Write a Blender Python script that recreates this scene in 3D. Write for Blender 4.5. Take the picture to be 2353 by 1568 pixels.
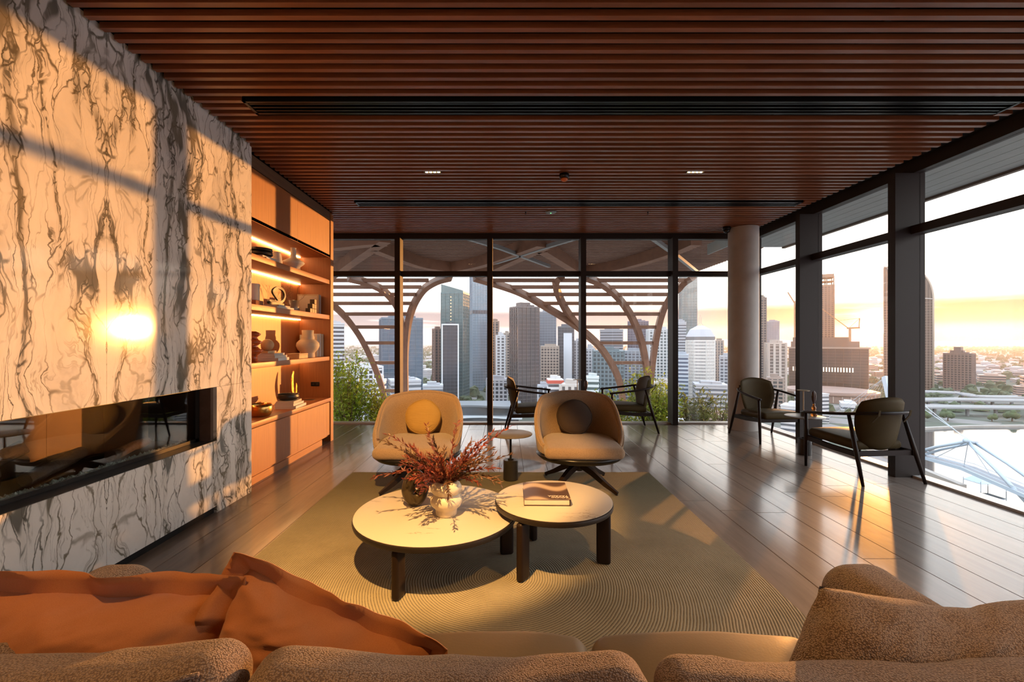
import bpy, math, random
from mathutils import Vector, Matrix, noise

# ------------------------------------------------------------------ scene, camera, light
for o in list(bpy.data.objects):
    bpy.data.objects.remove(o)
SC = bpy.context.scene
COL = SC.collection
F = 1024.0          # focal length in pixels of the 2353 x 1568 frame
VX, VY, H = 1160.0, 784.0, 1.4
R = math.radians

cam_d = bpy.data.cameras.new('camera')
cam_d.sensor_width = 36.0
cam_d.lens = F / 2353.0 * 36.0
cam_d.shift_x = (1176.5 - VX) / 2353.0
cam_d.clip_start = 0.05
cam_d.clip_end = 40000
cam = bpy.data.objects.new('camera', cam_d)
cam.location = (0, 0, H)
cam.rotation_euler = (R(90), 0, 0)
COL.objects.link(cam)
SC.camera = cam

vs = SC.view_settings
vs.view_transform = 'Standard'
vs.look = 'None'
vs.exposure = 0.15
vs.gamma = 1.0
vs.use_curve_mapping = False
SC.cycles.use_denoising = True
SC.cycles.max_bounces = 8
SC.cycles.glossy_bounces = 3
SC.cycles.transparent_max_bounces = 12

SUN_DIR = Vector((0.835, 1.0, 0.031)).normalized()      # from the room towards the sun
sun_d = bpy.data.lights.new('evening_sun', 'SUN')
sun_d.energy = 9.6
sun_d.angle = R(0.6)
sun_d.color = (1.0, 0.355, 0.072)
sun = bpy.data.objects.new('evening_sun', sun_d)
sun.rotation_euler = SUN_DIR.to_track_quat('Z', 'Y').to_euler()
sun.location = SUN_DIR * 50
COL.objects.link(sun)


class NT:
    """tiny node-tree writer"""
    def __init__(self, tree):
        self.t = tree
        self.n = tree.nodes
        self.l = tree.links

    def new(self, kind, **kw):
        nd = self.n.new(kind)
        for k, v in kw.items():
            setattr(nd, k, v)
        return nd

    def put(self, sock, val):
        if hasattr(val, 'is_output') or isinstance(val, bpy.types.NodeSocket):
            self.l.new(val, sock)
        elif val is not None:
            if isinstance(val, (tuple, list)) and sock.type == 'RGBA' and len(val) == 3:
                val = (*val, 1)
            sock.default_value = val

    def math(self, op, a, b=0.0, c=None, clamp=False):
        nd = self.new('ShaderNodeMath', operation=op, use_clamp=clamp)
        self.put(nd.inputs[0], a)
        self.put(nd.inputs[1], b)
        if c is not None:
            self.put(nd.inputs[2], c)
        return nd.outputs[0]

    def mix(self, fac, a, b, mode='MIX'):
        nd = self.new('ShaderNodeMix', data_type='RGBA', blend_type=mode)
        self.put(nd.inputs[0], fac)
        self.put(nd.inputs[6], a)
        self.put(nd.inputs[7], b)
        return nd.outputs[2]

    def ramp(self, fac, stops, interp='LINEAR'):
        nd = self.new('ShaderNodeValToRGB')
        cr = nd.color_ramp
        cr.interpolation = interp
        while len(cr.elements) < len(stops):
            cr.elements.new(0.5)
        for e, (p, c) in zip(cr.elements, stops):
            e.position = p
            if not isinstance(c, (tuple, list)):
                c = (c, c, c)
            e.color = (*c, 1) if len(c) == 3 else c
        self.put(nd.inputs[0], fac)
        return nd.outputs[0]

    def smooth(self, x, a, b):
        nd = self.new('ShaderNodeMapRange', interpolation_type='SMOOTHSTEP')
        self.put(nd.inputs[0], x)
        nd.inputs[1].default_value = a
        nd.inputs[2].default_value = b
        return nd.outputs[0]

    def noise(self, vec, scale, detail=3.0, rough=0.55, dist=0.0):
        nd = self.new('ShaderNodeTexNoise')
        if vec is not None:
            self.put(nd.inputs['Vector'], vec)
        nd.inputs['Scale'].default_value = scale
        nd.inputs['Detail'].default_value = detail
        nd.inputs['Roughness'].default_value = rough
        nd.inputs['Distortion'].default_value = dist
        return nd.outputs[0]

    def mapping(self, vec, scale=(1, 1, 1), loc=(0, 0, 0), rot=(0, 0, 0)):
        nd = self.new('ShaderNodeMapping')
        self.put(nd.inputs['Vector'], vec)
        nd.inputs['Scale'].default_value = scale
        nd.inputs['Location'].default_value = loc
        nd.inputs['Rotation'].default_value = rot
        return nd.outputs[0]

    def xyz(self, vec):
        nd = self.new('ShaderNodeSeparateXYZ')
        self.put(nd.inputs[0], vec)
        return nd.outputs

    def comb(self, x, y, z):
        nd = self.new('ShaderNodeCombineXYZ')
        for i, v in enumerate((x, y, z)):
            self.put(nd.inputs[i], v)
        return nd.outputs[0]

    def bump(self, height, strength=0.3, distance=0.01, normal=None):
        nd = self.new('ShaderNodeBump')
        nd.inputs['Strength'].default_value = strength
        nd.inputs['Distance'].default_value = distance
        self.put(nd.inputs['Height'], height)
        if normal is not None:
            self.put(nd.inputs['Normal'], normal)
        return nd.outputs[0]


# ---- evening sky: pale above, cloud bank over a yellow horizon, glow round the sun
W = bpy.data.worlds.new('evening_sky')
SC.world = W
W.use_nodes = True
w = NT(W.node_tree)
w.n.clear()
tc = w.new('ShaderNodeTexCoord')
d = tc.outputs['Generated']
X, Y_, Z = w.xyz(d)
dotn = w.new('ShaderNodeVectorMath', operation='DOT_PRODUCT')
w.put(dotn.inputs[0], d)
dotn.inputs[1].default_value = SUN_DIR
dot = dotn.outputs['Value']
near = w.smooth(dot, 0.80, 1.0)
grad_far = w.ramp(Z, [(0.0, (0.32, 0.29, 0.32)), (0.02, (0.44, 0.37, 0.35)), (0.06, (0.74, 0.68, 0.62)),
                      (0.13, (1.0, 0.95, 0.90)), (0.30, (1.06, 1.08, 1.12)), (1.0, (0.72, 0.90, 1.15))])
grad_sun = w.ramp(Z, [(0.0, (0.32, 0.18, 0.09)), (0.018, (0.40, 0.25, 0.12)), (0.045, (0.42, 0.33, 0.22)),
                      (0.12, (1.10, 1.0, 0.84)), (0.30, (1.08, 1.07, 1.06)), (1.0, (0.72, 0.90, 1.15))])
sky = w.mix(near, grad_far, grad_sun)
# cloud bank
cv = w.mapping(d, scale=(2.2, 2.2, 26.0))
cn = w.noise(cv, 2.1, 5.0, 0.55)
band = w.math('MULTIPLY', w.smooth(Z, 0.022, 0.034), w.math('SUBTRACT', 1.0, w.smooth(Z, 0.058, 0.078)))
cm = w.math('MULTIPLY', band, w.smooth(cn, 0.24, 0.46))
cm = w.math('MULTIPLY', cm, 0.97)
cloud_col = w.mix(w.smooth(dot, 0.955, 1.0), (0.13, 0.115, 0.13), (0.26, 0.12, 0.046))
sky = w.mix(cm, sky, cloud_col)
glow = w.math('MULTIPLY', w.math('POWER', w.math('MAXIMUM', dot, 0.0), 2600.0), 3.0)
glow2 = w.math('MULTIPLY', w.math('POWER', w.math('MAXIMUM', dot, 0.0), 160.0), 0.16)
disc = w.math('MULTIPLY', w.smooth(dot, 0.99986, 0.99995), 40.0)
gl = w.math('ADD', w.math('ADD', glow, glow2), disc)
glc = w.new('ShaderNodeVectorMath', operation='SCALE')
glc.inputs[0].default_value = (1.0, 0.62, 0.20)
w.put(glc.inputs['Scale'], gl)
sky = w.mix(1.0, sky, glc.outputs[0], 'ADD')
bg = w.new('ShaderNodeBackground')
w.put(bg.inputs[0], sky)
bg.inputs[1].default_value = 3.0
wo = w.new('ShaderNodeOutputWorld')
w.l.new(bg.outputs[0], wo.inputs[0])


# ------------------------------------------------------------------ helpers
def P(px, py, Y):
    """point of the place seen at a photo pixel, at depth Y"""
    return Vector(((px - VX) / F * Y, Y, H - (py - VY) / F * Y))


def srgb(r, g, b):
    return tuple(((c / 255) / 12.92 if c / 255 <= 0.04045 else ((c / 255 + 0.055) / 1.055) ** 2.4) for c in (r, g, b))


MATS = {}


def pm(name, col, rough=0.5, metal=0.0, spec=0.5, var=None, bump=None, rand=0.0, coat=0.0, sheen=0.0, emit=None, trans=0.0, coords='Object'):
    """principled material; var=(scale, amount) mottles the colour, bump=(scale, strength[, stretch])"""
    if name in MATS:
        return MATS[name]
    m = bpy.data.materials.new(name)
    m.use_nodes = True
    t = NT(m.node_tree)
    b = t.n['Principled BSDF']
    b.inputs['Roughness'].default_value = rough
    b.inputs['Metallic'].default_value = metal
    b.inputs['Specular IOR Level'].default_value = spec
    b.inputs['Coat Weight'].default_value = coat
    b.inputs['Sheen Weight'].default_value = sheen
    b.inputs['Transmission Weight'].default_value = trans
    c = (*col, 1)
    tcn = t.new('ShaderNodeTexCoord').outputs[coords]
    if var:
        n = t.noise(tcn, var[0], 4.0)
        c = t.mix(n, tuple(x * (1 - var[1]) for x in col), tuple(min(1, x * (1 + var[1])) for x in col))
    if rand:
        oi = t.new('ShaderNodeObjectInfo').outputs['Random']
        hsv = t.new('ShaderNodeHueSaturation')
        t.put(hsv.inputs['Value'], t.math('ADD', 1.0 - rand, t.math('MULTIPLY', oi, 2 * rand)))
        t.put(hsv.inputs['Color'], c)
        c = hsv.outputs[0]
    t.put(b.inputs['Base Color'], c)
    if bump:
        v = tcn
        if len(bump) > 2:
            v = t.mapping(tcn, scale=bump[2])
        t.put(b.inputs['Normal'], t.bump(t.noise(v, bump[0], 3.0), bump[1], 0.01))
    if emit:
        b.inputs['Emission Color'].default_value = (*emit[0], 1)
        b.inputs['Emission Strength'].default_value = emit[1]
    MATS[name] = m
    return m


def wood(name, ca, cb, axis='X', scale=6.0, stretch=14.0, rough=0.42, bump=0.06, rand=0.0, coat=0.0, coat_rough=0.3, spec=0.5):
    """straight-grained wood running along one axis"""
    if name in MATS:
        return MATS[name]
    m = bpy.data.materials.new(name)
    m.use_nodes = True
    t = NT(m.node_tree)
    b = t.n['Principled BSDF']
    b.inputs['Coat Weight'].default_value = coat
    b.inputs['Coat Roughness'].default_value = coat_rough
    b.inputs['Specular IOR Level'].default_value = spec
    g = t.new('ShaderNodeNewGeometry').outputs['Position']
    s = [stretch, stretch, stretch]
    s['XYZ'.index(axis)] = 1.0
    oi = t.new('ShaderNodeObjectInfo').outputs['Random']
    vv = t.new('ShaderNodeVectorMath', operation='ADD')
    t.put(vv.inputs[0], g)
    t.put(vv.inputs[1], t.comb(t.math('MULTIPLY', oi, 37.0), t.math('MULTIPLY', oi, 17.0), t.math('MULTIPLY', oi, 5.0)))
    v = t.mapping(vv.outputs[0], scale=s)
    n1 = t.noise(v, scale * 0.25, 5.0, 0.6, 0.4)
    n2 = t.noise(v, scale * 1.6, 3.0, 0.6)
    f = t.math('ADD', t.math('MULTIPLY', n1, 0.75), t.math('MULTIPLY', n2, 0.25))
    c = t.ramp(f, [(0.30, ca), (0.70, cb)])
    if rand:
        hsv = t.new('ShaderNodeHueSaturation')
        t.put(hsv.inputs['Value'], t.math('ADD', 1.0 - rand, t.math('MULTIPLY', oi, 2 * rand)))
        t.put(hsv.inputs['Color'], c)
        c = hsv.outputs[0]
    t.put(b.inputs['Base Color'], c)
    t.put(b.inputs['Roughness'], t.ramp(n2, [(0.2, rough - 0.06), (0.8, rough + 0.08)]))
    t.put(b.inputs['Normal'], t.bump(f, bump, 0.004))
    MATS[name] = m
    return m


def obj(name, data, parent=None, loc=None, rot=None):
    o = bpy.data.objects.new(name, data)
    COL.objects.link(o)
    if parent is not None:
        o.parent = parent
    if loc is not None:
        o.location = loc
    if rot is not None:
        o.rotation_euler = rot
    return o


def tag(o, label=None, cat=None, group=None, kind=None):
    if label:
        o['label'] = label
    if cat:
        o['category'] = cat
    if group:
        o['group'] = group
    if kind:
        o['kind'] = kind
    return o


def thing(name, label, cat, loc=(0, 0, 0), rz=0.0, group=None):
    o = obj(name, None, None, loc, (0, 0, rz))
    o.empty_display_size = 0.1
    return tag(o, label, cat, group)


def copy_tree(o, parent=None):
    c = o.copy()
    COL.objects.link(c)
    c.parent = parent
    for ch in [x for x in bpy.data.objects if x.parent == o]:
        copy_tree(ch, c)
    return c


class MB:
    """collects shapes into one mesh"""
    def __init__(self):
        self.v, self.f = [], []

    def add(self, vs_, fs_, M=None):
        k = len(self.v)
        self.v += [tuple(M @ Vector(p)) if M is not None else tuple(p) for p in vs_]
        self.f += [tuple(i + k for i in q) for q in fs_]
        return self

    def box(self, x0, x1, y0, y1, z0, z1, M=None):
        return self.add([(x0, y0, z0), (x1, y0, z0), (x1, y1, z0), (x0, y1, z0), (x0, y0, z1), (x1, y0, z1), (x1, y1, z1), (x0, y1, z1)],
                        [(0, 3, 2, 1), (4, 5, 6, 7), (0, 1, 5, 4), (1, 2, 6, 5), (2, 3, 7, 6), (3, 0, 4, 7)], M)

    def rbox(self, sx, sy, sz, r=0.02, m=3, mid=1, M=None, fn=None):
        """box with rounded edges, centred; fn deforms each point"""
        s = (sx / 2, sy / 2, sz / 2)
        rr = [min(r, a * 0.999) for a in s]
        ax = []
        for a, q in zip(s, rr):
            l = [-a + q * i / m for i in range(m)]
            l += [(-a + q) + (2 * a - 2 * q) * i / mid for i in range(mid)]
            l += [a - q + q * i / m for i in range(m + 1)]
            ax.append(l)
        nx, ny, nz = (len(a) - 1 for a in ax)
        idx, vs_, fs_ = {}, [], []

        def vert(i, j, k):
            if (i, j, k) not in idx:
                p = Vector((ax[0][i], ax[1][j], ax[2][k]))
                c = Vector([max(-(a - q), min(a - q, x)) for x, a, q in zip(p, s, rr)])
                dd = Vector([(x - y) / q for x, y, q in zip(p, c, rr)])
                if dd.length > 1e-9:
                    mx = max(abs(x) for x in dd)
                    dd = dd.normalized() * mx
                    p = c + Vector([x * q for x, q in zip(dd, rr)])
                if fn:
                    p = fn(p)
                idx[(i, j, k)] = len(vs_)
                vs_.append(p)
            return idx[(i, j, k)]
        for i in range(nx):
            for j in range(ny):
                fs_.append((vert(i, j, 0), vert(i, j + 1, 0), vert(i + 1, j + 1, 0), vert(i + 1, j, 0)))
                fs_.append((vert(i, j, nz), vert(i + 1, j, nz), vert(i + 1, j + 1, nz), vert(i, j + 1, nz)))
        for i in range(nx):
            for k in range(nz):
                fs_.append((vert(i, 0, k), vert(i + 1, 0, k), vert(i + 1, 0, k + 1), vert(i, 0, k + 1)))
                fs_.append((vert(i, ny, k), vert(i, ny, k + 1), vert(i + 1, ny, k + 1), vert(i + 1, ny, k)))
        for j in range(ny):
            for k in range(nz):
                fs_.append((vert(0, j, k), vert(0, j, k + 1), vert(0, j + 1, k + 1), vert(0, j + 1, k)))
                fs_.append((vert(nx, j, k), vert(nx, j + 1, k), vert(nx, j + 1, k + 1), vert(nx, j, k + 1)))
        return self.add(vs_, fs_, M)

    def tube(self, pts, rad, n=8, cap=True, flat=1.0, M=None):
        """round tube along points; rad a number or one per point"""
        pts = [Vector(p) for p in pts]
        if not isinstance(rad, (list, tuple)):
            rad = [rad] * len(pts)
        vs_, fs_ = [], []
        t0 = (pts[1] - pts[0]).normalized()
        up = Vector((0, 0, 1)) if abs(t0.z) < 0.95 else Vector((0, 1, 0))
        for i, p in enumerate(pts):
            t = (pts[min(i + 1, len(pts) - 1)] - pts[max(i - 1, 0)]).normalized()
            s = t.cross(up)
            if s.length < 1e-6:
                s = Vector((1, 0, 0))
            s.normalize()
            u = s.cross(t).normalized()
            up = u
            for k in range(n):
                a = 2 * math.pi * k / n
                vs_.append(p + s * (math.cos(a) * rad[i]) + u * (math.sin(a) * rad[i] * flat))
        for i in range(len(pts) - 1):
            for k in range(n):
                fs_.append((i * n + k, i * n + (k + 1) % n, (i + 1) * n + (k + 1) % n, (i + 1) * n + k))
        if cap:
            fs_.append(tuple(reversed(range(n))))
            fs_.append(tuple((len(pts) - 1) * n + k for k in range(n)))
        return self.add(vs_, fs_, M)

    def beam(self, pts, w_, h_, up=(0, 0, 1), M=None, taper=None):
        """rectangular section swept along points"""
        pts = [Vector(p) for p in pts]
        vs_, fs_ = [], []
        up = Vector(up)
        for i, p in enumerate(pts):
            t = (pts[min(i + 1, len(pts) - 1)] - pts[max(i - 1, 0)]).normalized()
            s = t.cross(up)
            if s.length < 1e-6:
                s = t.cross(Vector((1, 0, 0)))
            s.normalize()
            u = s.cross(t).normalized()
            k = taper[i] if taper else 1.0
            for a, b in ((-1, -1), (1, -1), (1, 1), (-1, 1)):
                vs_.append(p + s * (a * w_ * k / 2) + u * (b * h_ * k / 2))
        for i in range(len(pts) - 1):
            for k in range(4):
                fs_.append((i * 4 + k, i * 4 + (k + 1) % 4, (i + 1) * 4 + (k + 1) % 4, (i + 1) * 4 + k))
        fs_.append((3, 2, 1, 0))
        e = (len(pts) - 1) * 4
        fs_.append((e, e + 1, e + 2, e + 3))
        return self.add(vs_, fs_, M)

    def lathe(self, prof, n=24, c=(0, 0, 0), M=None, fn=None):
        vs_, fs_ = [], []
        for (r, z) in prof:
            for k in range(n):
                a = 2 * math.pi * k / n
                q = r if fn is None else fn(r, z, a)
                vs_.append((c[0] + q * math.cos(a), c[1] + q * math.sin(a), c[2] + z))
        for i in range(len(prof) - 1):
            for k in range(n):
                fs_.append((i * n + k, i * n + (k + 1) % n, (i + 1) * n + (k + 1) % n, (i + 1) * n + k))
        if prof[0][0] > 1e-5:
            fs_.append(tuple(reversed(range(n))))
        if prof[-1][0] > 1e-5:
            fs_.append(tuple((len(prof) - 1) * n + k for k in range(n)))
        return self.add(vs_, fs_, M)

    def prism(self, poly, z0, z1, M=None):
        n = len(poly)
        vs_ = [(x, y, z0) for x, y in poly] + [(x, y, z1) for x, y in poly]
        fs_ = [tuple(reversed(range(n))), tuple(range(n, 2 * n))]
        fs_ += [(i, (i + 1) % n, n + (i + 1) % n, n + i) for i in range(n)]
        return self.add(vs_, fs_, M)

    def shell(self, fo, fi, nu, nv, M=None):
        """closed shell between two parametric sheets fo(u,v), fi(u,v), u,v in 0..1"""
        vs_, fs_ = [], []
        for fn in (fo, fi):
            for j in range(nv + 1):
                for i in range(nu + 1):
                    vs_.append(fn(i / nu, j / nv))
        q = (nu + 1) * (nv + 1)
        g = lambda s, i, j: s * q + j * (nu + 1) + i
        for j in range(nv):
            for i in range(nu):
                fs_.append((g(0, i, j), g(0, i + 1, j), g(0, i + 1, j + 1), g(0, i, j + 1)))
                fs_.append((g(1, i, j), g(1, i, j + 1), g(1, i + 1, j + 1), g(1, i + 1, j)))
        for i in range(nu):
            fs_.append((g(0, i, 0), g(1, i, 0), g(1, i + 1, 0), g(0, i + 1, 0)))
            fs_.append((g(0, i, nv), g(0, i + 1, nv), g(1, i + 1, nv), g(1, i, nv)))
        for j in range(nv):
            fs_.append((g(0, 0, j), g(0, 0, j + 1), g(1, 0, j + 1), g(1, 0, j)))
            fs_.append((g(0, nu, j), g(1, nu, j), g(1, nu, j + 1), g(0, nu, j + 1)))
        return self.add(vs_, fs_, M)

    def mesh(self, name, mat=None, smooth=False, angle=None):
        me = bpy.data.meshes.new(name)
        me.from_pydata(self.v, [], self.f)
        me.validate()
        if smooth:
            me.polygons.foreach_set('use_smooth', [True] * len(me.polygons))
            if angle:
                me.set_sharp_from_angle(angle=R(angle))
        if mat:
            me.materials.append(mat)
        me.update()
        return me

    def build(self, name, mat, parent=None, smooth=False, angle=None, loc=None, rot=None):
        return obj(name, self.mesh(name, mat, smooth, angle), parent, loc, rot)


def box(name, mat, x0, x1, y0, y1, z0, z1, parent=None, r=0.0):
    """a box object with its origin at its own base centre"""
    cx, cy = (x0 + x1) / 2, (y0 + y1) / 2
    b = MB()
    if r:
        b.rbox(x1 - x0, y1 - y0, z1 - z0, r, 2, 1, Matrix.Translation((0, 0, (z1 - z0) / 2)))
    else:
        b.box(x0 - cx, x1 - cx, y0 - cy, y1 - cy, 0, z1 - z0)
    o = b.build(name, mat, parent, smooth=bool(r), angle=40 if r else None)
    o.location = Vector((cx, cy, z0)) - (parent.location if parent is not None else Vector((0, 0, 0)))
    return o


def struct(o):
    o['kind'] = 'structure'
    return o


# ------------------------------------------------------------------ materials of the room
CEIL = 3.20          # underside of the ceiling slats
XL, XR, YF, YB = -2.35, 4.25, 7.585, -3.4
slat_wood = wood('cedar_slat', (0.17, 0.052, 0.018), (0.31, 0.105, 0.040), 'X', 7, 16, 0.34, 0.03, 0.14, 0.3)
floor_wood = wood('oak_floor', (0.165, 0.125, 0.098), (0.265, 0.208, 0.168), 'Y', 5, 12, 0.45, 0.02, 0.10, 0.75, 0.14, 0.08)
shelf_wood = wood('oak_joinery_horizontal', (0.30, 0.098, 0.026), (0.44, 0.16, 0.046), 'Y', 7, 18, 0.42, 0.04)
panel_wood = wood('oak_joinery_vertical', (0.28, 0.088, 0.023), (0.43, 0.152, 0.042), 'Z', 9, 40, 0.42, 0.05, 0.04)
black_felt = pm('black_acoustic_felt', (0.006, 0.005, 0.005), 0.95)
black_metal = pm('black_metal', (0.014, 0.013, 0.013), 0.30, 0.4)
frame_metal = pm('bronze_window_metal', (0.024, 0.017, 0.014), 0.50, 0.0, 0.28, bump=(90, 0.03))
grey_metal = pm('grey_soffit_metal', (0.20, 0.21, 0.20), 0.45, 0.4, var=(3, 0.15))
plaster = pm('warm_plaster', (0.42, 0.36, 0.30), 0.8, var=(2, 0.08))
sill_mat = pm('pale_sill_metal', (0.55, 0.54, 0.52), 0.4, 0.2)
concrete = pm('fair_concrete', (0.44, 0.415, 0.385), 0.75, var=(5, 0.16), bump=(24, 0.10))


def glass_mat(name, tint, refl=0.10):
    m = bpy.data.materials.new(name)
    m.use_nodes = True
    t = NT(m.node_tree)
    t.n.clear()
    tr = t.new('ShaderNodeBsdfTransparent')
    tr.inputs[0].default_value = (*tint, 1)
    gl = t.new('ShaderNodeBsdfGlossy')
    gl.inputs['Roughness'].default_value = 0.0
    lw = t.new('ShaderNodeLayerWeight')
    lw.inputs['Blend'].default_value = 0.32
    fac = t.math('ADD', refl * 0.22, t.math('MULTIPLY', t.math('POWER', lw.outputs['Facing'], 4.0), 0.55))
    mx = t.new('ShaderNodeMixShader')
    t.put(mx.inputs[0], fac)
    t.l.new(tr.outputs[0], mx.inputs[1])
    t.l.new(gl.outputs[0], mx.inputs[2])
    out = t.new('ShaderNodeOutputMaterial')
    t.l.new(mx.outputs[0], out.inputs[0])
    return m


window_glass = glass_mat('window_glass', (0.985, 0.99, 0.985), 0.10)
fire_glass = glass_mat('fire_glass', (0.85, 0.84, 0.82), 0.32)


def marble_mat():
    """pale slab with dark branching veins, book-matched about the joint between the two slabs"""
    m = bpy.data.materials.new('book_matched_marble')
    m.use_nodes = True
    t = NT(m.node_tree)
    b = t.n['Principled BSDF']
    g = t.new('ShaderNodeNewGeometry').outputs['Position']
    x, y, z = t.xyz(g)
    u = t.math('ABSOLUTE', t.math('SUBTRACT', y, 2.63))
    base = t.comb(u, t.math('MULTIPLY', x, 0.4), z)
    # slow warp of the whole pattern
    wn = t.new('ShaderNodeTexNoise')
    t.put(wn.inputs['Vector'], t.mapping(base, scale=(1.6, 1, 0.8)))
    wn.inputs['Scale'].default_value = 1.7
    wn.inputs['Detail'].default_value = 3
    off = t.new('ShaderNodeVectorMath', operation='SUBTRACT')
    t.put(off.inputs[0], wn.outputs['Color'])
    off.inputs[1].default_value = (0.5, 0.5, 0.5)
    sc = t.new('ShaderNodeVectorMath', operation='SCALE')
    t.put(sc.inputs[0], off.outputs[0])
    sc.inputs['Scale'].default_value = 0.42
    ad = t.new('ShaderNodeVectorMath', operation='ADD')
    t.put(ad.inputs[0], base)
    t.put(ad.inputs[1], sc.outputs[0])
    p = ad.outputs[0]

    def jitter(vec, amt, s):
        nn = t.new('ShaderNodeTexNoise')
        t.put(nn.inputs['Vector'], vec)
        nn.inputs['Scale'].default_value = s
        nn.inputs['Detail'].default_value = 4
        o1 = t.new('ShaderNodeVectorMath', operation='SUBTRACT')
        t.put(o1.inputs[0], nn.outputs['Color'])
        o1.inputs[1].default_value = (0.5, 0.5, 0.5)
        o2 = t.new('ShaderNodeVectorMath', operation='SCALE')
        t.put(o2.inputs[0], o1.outputs[0])
        o2.inputs['Scale'].default_value = amt
        o3 = t.new('ShaderNodeVectorMath', operation='ADD')
        t.put(o3.inputs[0], vec)
        t.put(o3.inputs[1], o2.outputs[0])
        return o3.outputs[0]

    def crackle(vec, scale, stretch, w0, w1):
        vo = t.new('ShaderNodeTexVoronoi', feature='DISTANCE_TO_EDGE')
        t.put(vo.inputs['Vector'], t.mapping(jitter(vec, 0.09, 8.0), scale=stretch))
        vo.inputs['Scale'].default_value = scale
        return t.math('SUBTRACT', 1.0, t.smooth(vo.outputs['Distance'], w0, w1))

    # tall dark trunks where the veins crowd, thin wandering veins between them
    low = t.noise(t.mapping(p, scale=(2.5, 1, 0.42), loc=(0.35, 0, 0.2)), 1.35, 3.0, 0.5)
    rid = t.math('ABSOLUTE', t.math('SUBTRACT', low, 0.5))
    near_trunk = t.math('SUBTRACT', 1.0, t.smooth(rid, 0.025, 0.085))
    core = t.math('SUBTRACT', 1.0, t.smooth(rid, 0.014, 0.034))
    gate = t.smooth(t.noise(t.mapping(base, scale=(2.0, 1, 0.9), loc=(3.1, 0, 1.7)), 2.0, 3.0), 0.44, 0.56)
    c1 = crackle(p, 3.4, (2.4, 1, 0.42), 0.004, 0.030)
    c2 = crackle(p, 8.5, (2.2, 1, 0.55), 0.012, 0.075)
    c3 = crackle(p, 17.0, (1.9, 1, 0.7), 0.03, 0.16)
    gap = t.smooth(t.noise(base, 2.3, 3.0), 0.38, 0.60)
    fine = t.noise(t.mapping(jitter(p, 0.12, 4.0), scale=(7.0, 1, 0.9)), 1.8, 4.0, 0.55)
    hair = t.math('SUBTRACT', 1.0, t.smooth(t.math('ABSOLUTE', t.math('SUBTRACT', fine, 0.5)), 0.001, 0.012))
    v = t.math('MULTIPLY', c1, t.math('ADD', 0.25, t.math('MULTIPLY', gap, 0.70)))
    v = t.math('MAXIMUM', v, t.math('MULTIPLY', c2, near_trunk))
    v = t.math('MAXIMUM', v, t.math('MULTIPLY', c3, t.math('MULTIPLY', core, 0.9)))
    v = t.math('MAXIMUM', v, t.math('MULTIPLY', hair, t.math('MULTIPLY', gap, 0.45)))
    v = t.math('MAXIMUM', v, t.math('MULTIPLY', t.math('MULTIPLY', core, gate), 0.92))
    cloud = t.noise(t.mapping(p, scale=(1.5, 1, 0.8), rot=(0, 0.5, 0)), 2.4, 6.0, 0.65)
    pale = t.ramp(cloud, [(0.22, (0.48, 0.49, 0.49)), (0.42, (0.70, 0.69, 0.66)), (0.70, (0.82, 0.80, 0.76))])
    tint = t.noise(p, 3.1, 3.0)
    dark = t.ramp(tint, [(0.35, (0.040, 0.045, 0.040)), (0.60, (0.12, 0.10, 0.06))])
    pale = t.mix(t.math('MULTIPLY', near_trunk, 0.22), pale, (0.42, 0.39, 0.32))
    t.put(b.inputs['Base Color'], t.mix(t.math('MULTIPLY', v, 0.92), pale, dark))
    b.inputs['Roughness'].default_value = 0.075
    b.inputs['Specular IOR Level'].default_value = 0.22
    t.put(b.inputs['Normal'], t.bump(cloud, 0.015, 0.01))
    return m


marble = marble_mat()

# ------------------------------------------------------------------ floor: slab and boards
fl = struct(box('floor', black_felt, -4.3, XR + 0.06, YB, YF + 0.05, -0.25, -0.022))
rng = random.Random(4)
PW = 0.262
plank_mesh = {}
row = 0
xx = -4.25
while xx < XR - 0.02:
    x1 = min(xx + PW, XR + 0.02)
    y = YB + 0.02 - rng.uniform(0.2, 2.0)
    while y < YF - 0.02:
        y1 = y + 2.2
        a, b_ = max(y, YB + 0.01), min(y1, YF - 0.01)
        if xx + PW < -2.5 and b_ < 6.0:
            y = y1
            continue
        if b_ - a > 0.05:
            L = round(b_ - a, 3)
            Wd = round(x1 - xx, 3)
            if (L, Wd) not in plank_mesh:
                q = MB()
                cw, cl, e = Wd / 2 - 0.0012, L / 2 - 0.0010, 0.002
                q.add([(-cw, -cl, -0.02), (cw, -cl, -0.02), (cw, cl, -0.02), (-cw, cl, -0.02),
                       (-cw, -cl, -e), (cw, -cl, -e), (cw, cl, -e), (-cw, cl, -e),
                       (-cw + e, -cl + e, 0), (cw - e, -cl + e, 0), (cw - e, cl - e, 0), (-cw + e, cl - e, 0)],
                      [(0, 1, 5, 4), (1, 2, 6, 5), (2, 3, 7, 6), (3, 0, 4, 7), (4, 5, 9, 8), (5, 6, 10, 9), (6, 7, 11, 10), (7, 4, 8, 11), (8, 9, 10, 11)])
                plank_mesh[(L, Wd)] = q.mesh('plank', floor_wood)
            o = obj('plank', plank_mesh[(L, Wd)], fl)
            o.location = Vector(((xx + x1) / 2, (a + b_) / 2, 0)) - fl.location
        y = y1
    xx = x1
    row += 1

# ------------------------------------------------------------------ ceiling: felt backing and cedar slats
ce = struct(box('ceiling', black_felt, -4.3, XR + 0.1, YB, YF + 0.05, CEIL + 0.055, CEIL + 0.30))
SP, SW, SH = 0.0966, 0.036, 0.036
VENTS = [(3.345, 3.535, -1.97, 3.90), (5.775, 5.955, -1.95, 3.87)]
smesh = {}


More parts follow.
